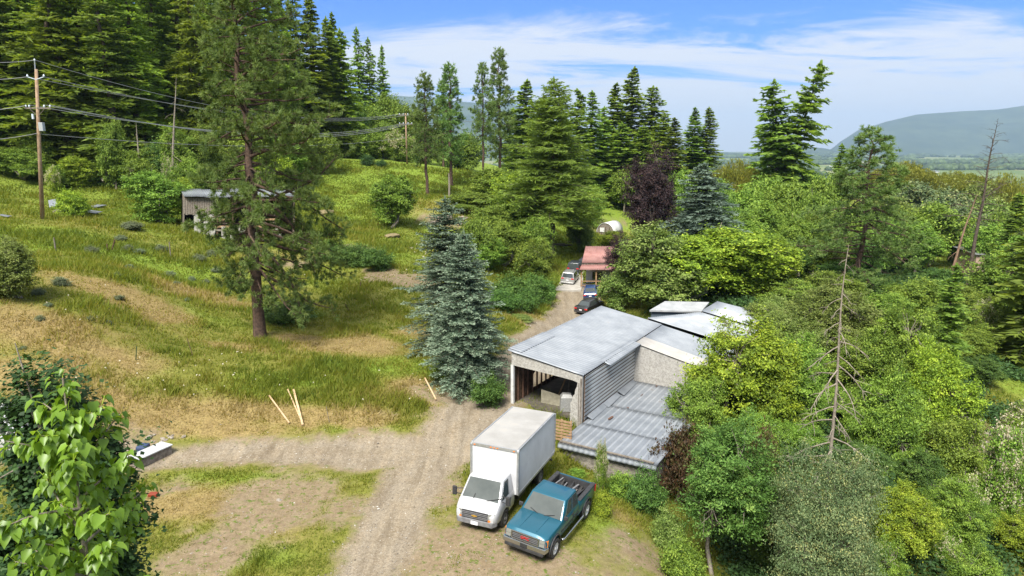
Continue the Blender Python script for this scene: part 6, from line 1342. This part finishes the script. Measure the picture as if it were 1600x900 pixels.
# ---------------------------------------------------------------- utility poles and lines
polew = worn('pole_wood', (.22,.14,.08), (.36,.25,.16), 3, .85); porc = mat('porcelain', (.55,.62,.70), .25); tgrey = mat('transformer_grey', (.42,.44,.46), .4, .3)
def insul(p, e, s_=1): MB().tube([p, (p[0], p[1], p[2] + .12 * s_), (p[0], p[1], p[2] + .26 * s_)], [.05 * s_, .10 * s_, .04 * s_], 8).build('insulator', porc, e)
b = gp(66, 342); D = b.y; top = PD(56, 96, D); h = top.z - b.z; e = empty('utility_pole', b, 0, 'tall brown utility pole with crossarm and grey box on the left meadow', 'utility pole')
dx = top.x - b.x; P_ = lambda py: (PD(56 + (py - 96) * .042, py, D) - b)
MB().tube([(0, 0, -.3), (dx * .5, 0, h * .5), (P_(108).x, 0, P_(108).z)], [.22, .18, .15], 10).build('pole', polew, e, smooth=True)
mt = P_(96); MB().tube([(P_(108).x - .05, -.1, P_(112).z), (mt.x - .05, -.1, mt.z)], .05, 6).build('top_pin', tgrey, e); insul((mt.x - .05, -.1, mt.z), e)
zA = P_(169); MB().box(zA.x - 1.25, zA.x + 1.45, -.16, -.04, zA.z - .07, zA.z + .07).build('crossarm', greywood, e)
for s_ in (-1, 1): MB().beam((zA.x + s_ * .85, -.12, zA.z), (zA.x, -.12, zA.z - .85), .06, .03).build('brace', greywood, e)
for x in (-1.15, -.8, .75, 1.35): insul((zA.x + x, -.1, zA.z + .07), e)
zB = P_(122)
for s_ in (-1, 1): MB().beam((zB.x, -.1, zB.z - .15), (zB.x + s_ * .85, -.1, zB.z + .12), .09, .06).build('bracket', porc, e); insul((zB.x + s_ * .85, -.1, zB.z + .10), e)
zt_ = P_(198); MB().box(zt_.x + .18, zt_.x + .62, -.30, .12, zt_.z - .45, zt_.z + .42).build('grey_box', tgrey, e, bevel=.03)
MB().tube([(zt_.x - .38, -.1, P_(186).z), (zt_.x - .38, -.1, P_(178).z)], [.12, .12], 8).build('cutout', porc, e)
b2 = gp(636, 256); D2 = b2.y; h2 = PD(635, 177, D2).z - b2.z; e2 = empty('utility_pole', b2, 0, 'distant utility pole with two crossarms standing on the grassy hill', 'utility pole')
MB().tube([(0, 0, -.3), (0, 0, h2)], [.20, .14], 8).build('pole', polew, e2, smooth=True)
for z, w_ in ((h2 - .4, 1.5), (h2 - 2.3, 1.5)):
    MB().box(-w_, w_, -.18, -.06, z - .08, z + .08).build('crossarm', greywood, e2)
    for x in (-1.3, -.5, .5, 1.3): insul((x, -.1, z + .08), e2, 1.2)
wire_m = mat('wire', (.34, .34, .34), .5, .3)
def wire(name, a, b_, sag, r_, label, m=wire_m):
    pts = [lerp(a, b_, t) - Vector((0, 0, sag * 4 * t * (1 - t))) for t in np.linspace(0, 1, 26)]
    o = MB().tube([p - Vector(a) for p in pts], r_, 5).build(name, m); o.location = a; tag(o, label, 'power line', 'overhead lines of the utility poles')
A_ = lambda py, dx_=0: b + P_(py) + Vector((dx_, -.1, .12))
far_l = lambda py: PD(-140, py, D * .86)
wire('power_line', A_(96), b2 + Vector((0, 0, h2)), 3.2, .026, 'topmost wire running from the pole tip towards the far pole'); wire('power_line', A_(96), far_l(82), .5, .026, 'topmost wire leaving the near pole to the left edge')
for k, dx_ in enumerate((-.85, .85)):
    wire('power_line', A_(122, dx_), b2 + Vector((-1.3 + 2.6 * k, 0, h2 - .2)), 2.2 + .5 * k, .03, ('upper', 'lower')[k] + ' wire of the pair below the pole tip, running towards the far pole')
wire('power_line', A_(122, -.85), far_l(116), .4, .03, 'bracket wire leaving the near pole to the left edge')
for k, dx_ in enumerate((-.8, .75, 1.35)):
    wire('power_line', A_(166, dx_), b2 + Vector((-.5 + .9 * k, 0, h2 - 2.1)), 2.6 + .25 * k, .04, ('highest', 'middle', 'lowest')[k] + ' of the three heavy crossarm wires running towards the far pole')
wire('power_line', A_(167, -1.15), far_l(170), .4, .036, 'crossarm wire leaving the near pole to the left edge')
wire('power_line', A_(211), b2 + Vector((0, 0, h2 - 5)), 1.6, .03, 'lowest single wire running from the near pole behind the big pine'); wire('power_line', A_(210), far_l(220), .4, .03, 'lowest single wire leaving the near pole to the left edge')
for k, (x, z) in enumerate(((-1.3, -.2), (1.3, -.2), (.5, -2.1))):
    wire('power_line', b2 + Vector((x, 0, h2 + z)), b2 + Vector((30 + x, 60, h2 + z + 2)), 1.5, .03, ('left', 'right', 'lower')[k] + ' wire going on beyond the far pole')

# ---------------------------------------------------------------- fence posts and stakes in the meadow
for px, py, top, lean, lb, m_, r_ in [(87,392,371,.0,'weathered fence post at the left of the meadow, standing upright',greywood,.07),(168,393,381,.05,'short broken fence post beside the leaning one',oldwood,.07),(174,391,374,.45,'dark fence post leaning to the right',oldwood,.07),(267,404,378,0,'slim grey fence post left of the plank shed',greywood,.06),
                                  (212,563,541,.18,'thin green metal stake stuck in the long grass',mat('green_stake', (.03,.07,.03), .5),.03),(302,556,528,-.25,'thin brown leaning stake in the long grass left of the big pine',oldwood,.025),(548,488,474,-.6,'dark stake leaning far over right of the big pine',oldwood,.035),(586,478,466,-.4,'small dark leaning stake near the tan path',oldwood,.03),(562,452,440,.2,'dark fence post on the tan path above the big pine',oldwood,.05),(515,660,635,-.15,'pale thin stick in the dry grass above the gravel',greywood,.02)]:
    g = gp(px, py); hh_ = max(.3, PD(px, top, g.y).z - g.z); o = MB().tube([(0, 0, -.15), (lean * hh_, 0, hh_)], [r_, r_ * .85], 7).build('fence_post', m_); o.location = g; tag(o, lb, 'post')
# peeled poles lying on the bank
freshw = worn('peeled_wood', (.42,.27,.14), (.60,.43,.26), 4, .75)
for (x0, y0), (x1, y1), w_, lb in (((421,626),(452,664),.075,'peeled wooden pole lying on the dry bank, leftmost of the group of three'),((450,616),(471,661),.06,'thin peeled pole lying against the thickest one'),((459,616),(473,667),.11,'thickest and brightest peeled pole on the dry bank'),((664,598),(681,627),.08,'single peeled pole lying on the bank nearest to the blue spruces')):
    a, c_ = gp(x0, y0), gp(x1, y1); o = MB().beam((0, 0, .30), Vector(c_) - Vector(a) + Vector((0, 0, .12)), w_, w_ * .7).build('pole', freshw); o.location = a; tag(o, lb, 'pole')
# long white lidded box beside the gravel and the rubble behind it
g = gp(236, 716); e = empty('storage_box', g, R(-25), 'long low wooden box with a white lid beside the gravel track', 'box')
MB().box(-.38, .38, -.95, .95, -.1, .36).build('side_boards', greywood, e, bevel=.01); MB().box(-.43, .43, -1.0, 1.0, .362, .42).build('lid', white_sheet, e, bevel=.01)
o = MB().box(-.25, .25, -.3, .3, -.05, .30).build('bucket', mat('blue_plastic', (.03,.05,.11), .5), bevel=.08); o.location = gp(224, 704); tag(o, 'small blue and white tub half hidden beside the white lidded box', 'tub')
rock = worn('pale_rock', (.20,.17,.14), (.34,.30,.25), 6, .9, bmp=.03, spec=.1); rr_ = random.Random(8)
def stone(loc, s_, m=rock, flat=.6, seed=0):
    bm = bmesh.new(); bmesh.ops.create_icosphere(bm, subdivisions=2, radius=1); q = random.Random(seed); ph = [q.uniform(0, 6) for _ in range(6)]
    for v in bm.verts: k = 1 + .22 * math.sin(v.co.x * 2.6 + ph[0]) * math.cos(v.co.y * 2.2 + ph[1]) + .18 * math.sin(v.co.z * 3.1 + ph[2] + v.co.x * 2); v.co = Vector((v.co.x * s_ * k * 1.25, v.co.y * s_ * k, v.co.z * s_ * k * flat))
    me = bpy.data.meshes.new('rock'); bm.to_mesh(me); bm.free(); me.materials.append(m); o = link('rock', me); o.location = loc; o.rotation_euler = (0, 0, q.random() * 6); return o
for i in range(12):
    o = stone(gp(rr_.uniform(226, 288), rr_.uniform(680, 692)), rr_.uniform(.05, .15), seed=i); tag(o, 'pale broken rock in the little rubble pile behind the white lidded box', 'rock', 'rubble behind the lidded box')
for i in range(14):
    o = stone(gp(rr_.uniform(672, 726), rr_.uniform(338, 352)), rr_.uniform(.3, .7), worn('pink_rock', (.20,.16,.13), (.32,.27,.22), 5, .9) if i == 0 else o_m, seed=40 + i, flat=.4); o_m = o.data.materials[0]; tag(o, 'pinkish rock of the low heap right of the round bush', 'rock', 'rock heap right of the round bush')
for i in range(12):
    o = stone(gp(rr_.uniform(1520, 1560), rr_.uniform(655, 715)), rr_.uniform(.12, .35), seed=60 + i, flat=.5); tag(o, 'grey stone on the bare dirt patch of the right slope', 'rock', 'stones of the bare dirt patch')
for i, (px, py) in enumerate(((436,783),(300,866),(352,857),(508,672),(690,655),(716,880),(770,640),(640,388),(590,692),(742,600))):
    o = stone(gp(px, py), (.13,.06,.07,.05,.05,.04,.05,.4,.05,.09)[i], seed=90 + i, flat=.5); tag(o, 'pale flat stone lying loose on the ground by the gravel track', 'rock', 'loose stones by the track')
o = MB().box(-.20, .20, -.14, .14, -.05, .14).build('crate', mat('red_plastic', (.20,.035,.015), .5), bevel=.02); o.location = gp(240, 775); tag(o, 'small red crate half sunk in dry grass at the lower left', 'crate')
# scrap heap by the near pole
for k, (px, py, w_, l_, ti, rz, m_, lb) in enumerate(((83,325,.8,1.7,.5,.5,galv,'pale metal sheet tilted against the scrap heap near the utility pole'),(100,332,2.2,1.4,.2,.2,greywood,'grey boards lying in front of the scrap heap'),(152,325,1.9,1.5,.12,-.5,galv,'pale flat sheets at the right end of the scrap heap'),(146,334,1.6,1.0,.1,-.2,galv_dull,'dull metal sheet at the right foot of the scrap heap'),(8,340,.9,.5,.1,.1,galv,'pale scrap lying alone in the grass at the left edge'))):
    q = MB(); q.box(-w_ / 2, w_ / 2, -l_ / 2, l_ / 2, 0, .05); q.box(-w_ / 2 + .1, w_ / 2 + .15, -l_ / 2 + .3, l_ / 2 - .1, .052, .09); o = q.build('scrap_sheet', m_); o.location = gp(px, py) + Vector((0, 0, .15 + .5 * ti * l_)); o.rotation_euler = (ti, .1 * k - .2, rz); tag(o, lb, 'scrap')
for k in range(4):
    p = gp((905, 868, 880, 893)[k], (352, 384, 386, 381)[k]); 
    if k: o = MB().tube([(-1.6, 0, .2), (1.6, .3 * k, .25)], [.16, .12], 7).build('log', greywood); o.location = p; tag(o, ('', 'grey log at the left end of the log pile on the meadow', 'grey log in the middle of the log pile on the meadow', 'grey log at the right end of the log pile on the meadow')[k], 'log')
# brush pile right of the pine (bare earth bank)
for px, py, wd, lb in ((505,333,1.5,'mound of bare brown earth beyond the big pine'),(612,370,1.1,'heap of straw coloured hay on the green slope')):
    o = stone(gp(px, py) + Vector((0, 0, .1)), wd, worn('earth_heap', (.15,.12,.065), (.25,.20,.11), 5, .95, bmp=.05, spec=.1), .3, seed=int(px)); o.name = 'mound'; tag(o, lb, 'mound')

# ---------------------------------------------------------------- the person on the meadow
def person(loc, rz):
    e = empty('person', loc, rz, 'person in dark clothes standing on the meadow with hands raised to the chest', 'person')
    J = {'pel': (0,0,.95), 'chest': (0,0,1.25), 'neck': (0,0,1.47), 'head': (0,.01,1.60), 'crown': (0,0,1.72), 'lsh': (-.19,0,1.40), 'lel': (-.30,.06,1.14), 'lwr': (-.12,.26,1.22), 'lha': (-.05,.30,1.25), 'rsh': (.19,0,1.40), 'rel': (.30,.06,1.14), 'rwr': (.12,.26,1.22), 'rha': (.05,.30,1.25),
         'lhip': (-.10,0,.90), 'lkn': (-.12,.03,.50), 'lan': (-.13,0,.09), 'lto': (-.14,.16,.04), 'rhip': (.10,0,.90), 'rkn': (.13,.03,.50), 'ran': (.15,0,.09), 'rto': (.16,.16,.04)}
    rad = {'pel': .15, 'chest': .17, 'neck': .06, 'head': .10, 'crown': .07, 'lsh': .08, 'rsh': .08, 'lel': .05, 'rel': .05, 'lwr': .035, 'rwr': .035, 'lha': .04, 'rha': .04, 'lhip': .10, 'rhip': .10, 'lkn': .065, 'rkn': .065, 'lan': .045, 'ran': .045, 'lto': .04, 'rto': .04}
    E = [('pel','chest'),('chest','neck'),('neck','head'),('head','crown'),('chest','lsh'),('lsh','lel'),('lel','lwr'),('lwr','lha'),('chest','rsh'),('rsh','rel'),('rel','rwr'),('rwr','rha'),('pel','lhip'),('lhip','lkn'),('lkn','lan'),('lan','lto'),('pel','rhip'),('rhip','rkn'),('rkn','ran'),('ran','rto')]
    def grow(name, E_, k, m, inc=0):
        names = sorted({a for q in E_ for a in q}, key=lambda s_: (s_ != E_[0][0], s_)); me = bpy.data.meshes.new(name); me.from_pydata([J[a] for a in names], [(names.index(a), names.index(b_)) for a, b_ in E_], [])
        o = bpy.data.objects.new(name, me); C.objects.link(o); o.modifiers.new('s', 'SKIN'); o.modifiers.new('d', 'SUBSURF').levels = 1
        for i, a in enumerate(names): r_ = rad[a] * k + inc; me.skin_vertices[0].data[i].radius = (r_, r_ * .85); me.skin_vertices[0].data[i].use_root = (i == 0)
        bpy.context.view_layer.update(); out = bpy.data.meshes.new_from_object(o.evaluated_get(bpy.context.evaluated_depsgraph_get())); bpy.data.objects.remove(o); out.materials.clear(); out.materials.append(m); out.polygons.foreach_set('use_smooth', np.ones(len(out.polygons), dtype=bool)); return link(name, out, e)
    skin = mat('skin', (.45,.28,.20), .6); grow('body', E, 1, skin)
    grow('trousers', [q for q in E if q[0] in ('pel', 'lhip', 'rhip', 'lkn', 'rkn') and q[1] not in ('chest',)], 1, mat('dark_jeans', (.02,.03,.06), .9), .018)
    grow('jacket', [q for q in E if q in (('pel','chest'),('chest','neck'),('chest','lsh'),('chest','rsh'),('lsh','lel'),('rsh','rel'),('lel','lwr'),('rel','rwr'))], 1, mat('dark_jacket', (.02,.025,.04), .9), .02)
    bm = bmesh.new(); bmesh.ops.create_icosphere(bm, subdivisions=2, radius=.115, matrix=Matrix.Translation((0, -.025, 1.665)) @ Matrix.Diagonal((.9, 1, .9, 1))); me = bpy.data.meshes.new('hair'); bm.to_mesh(me); bm.free(); me.materials.append(mat('hair', (.03,.02,.015), .8)); link('hair', me, e)
g = gp(914, 378); person(g, R(175))

# ---------------------------------------------------------------- far valley: woods, farms and a veil of air
def far_woods():
    rng = np.random.default_rng(77); P = []
    rows = [(620,-400,900,26,170),(760,300,900,30,260),(900,-500,1200,24,150),(1250,-200,1500,30,260),(1700,-400,1900,34,330),(2300,-700,2600,40,420),(3000,-900,3200,50,520),(4000,-1200,4200,60,620),(5200,-1500,5200,80,800),(6600,-2000,6800,120,1000),(7400,-2200,7400,140,1100)]
    for D, x0, x1, dep, n in rows:
        xx = rng.uniform(x0, x1, n * 3); m_ = fbm(xx * .004 * (1500 / D) ** .5, np.full(len(xx), D * .01), 5, 3) > .47; xx = xx[m_]; yy = D + rng.normal(0, dep, len(xx)) + 60 * np.sin(xx * .003)
        for x, y in zip(xx, yy): P.append((x, y, rng.uniform(9, 20) * (1 + D / 9000)))
    P = np.array(P); n = len(P); z = H(P[:, 0], P[:, 1]); k = 7; V = []; F = []
    a = np.arange(k) / k * 2 * np.pi; r1 = P[:, 2] * rng.uniform(.35, .7, n) * (1 + P[:, 1] / 5000)
    lev = [(0.0, .8), (.35, 1.0), (.75, .7), (1.0, .05)]
    for f, rr in lev:
        jit = rng.uniform(.75, 1.25, (n, k)); V.append(np.stack([P[:, 0, None] + np.cos(a) * r1[:, None] * rr * jit, P[:, 1, None] + np.sin(a) * r1[:, None] * rr * jit, z[:, None] + P[:, 2, None] * f * rng.uniform(.85, 1.1, (n, k))], -1))
    V = np.stack(V, 1); base = (np.arange(n) * 4 * k)[:, None, None]
    i = np.arange(3)[:, None] * k; j = np.arange(k)[None]; q = np.stack([i + j, i + (j + 1) % k, i + k + (j + 1) % k, i + k + j], -1).reshape(1, -1, 4); F = (base + q).reshape(-1, 4)
    tag(link('far_woods', npmesh('far_woods', V.reshape(-1, 3), F, leafmat('far_wood_leaves', [(.03,.05,.02),(.05,.08,.03),(.08,.12,.04)], 0), np.repeat(rng.random(n), 3 * k))), 'dark tree belts crossing the distant valley floor', 'woods', kind='stuff')
far_woods()
frm = random.Random(12)
for i in range(22):
    x = frm.uniform(1250, 1590); D = frm.choice((1900, 2600, 3200, 3300, 4400)); g = gd(x, D); e = empty('farm_building', g, frm.uniform(0, 3), 'tiny pale farm building on the distant valley floor', 'building', 'farm buildings of the distant valley'); w_ = frm.uniform(8, 18); l_ = frm.uniform(14, 40); h_ = frm.uniform(4, 7)
    MB().box(-w_/2, w_/2, -l_/2, l_/2, -2, h_).build('wall', whitep, e); MB().add([(-w_/2-1,-l_/2-1,h_),(w_/2+1,-l_/2-1,h_),(w_/2+1,l_/2+1,h_),(-w_/2-1,l_/2+1,h_),(0,-l_/2-1,h_+3),(0,l_/2+1,h_+3)], [(0,1,4),(2,3,5),(0,4,5,3),(1,2,5,4),(0,3,2,1)]).build('roof', white_sheet if i % 3 else galv, e)
hz = bpy.data.materials.new('haze'); hz.use_nodes = True; t = hz.node_tree; t.nodes.remove(t.nodes['Principled BSDF']); pv = t.nodes.new('ShaderNodeVolumePrincipled')
pv.inputs['Color'].default_value = (.55, .76, 1.0, 1); pv.inputs['Density'].default_value = 6.5e-5; pv.inputs['Anisotropy'].default_value = .2; t.links.new(pv.outputs[0], t.nodes['Material Output'].inputs['Volume'])
o = MB().box(-17500, 17500, -1500, 17500, -170, 850).build('haze', hz); tag(o, 'thin blue air that veils the far valley and mountains', 'haze', kind='stuff')
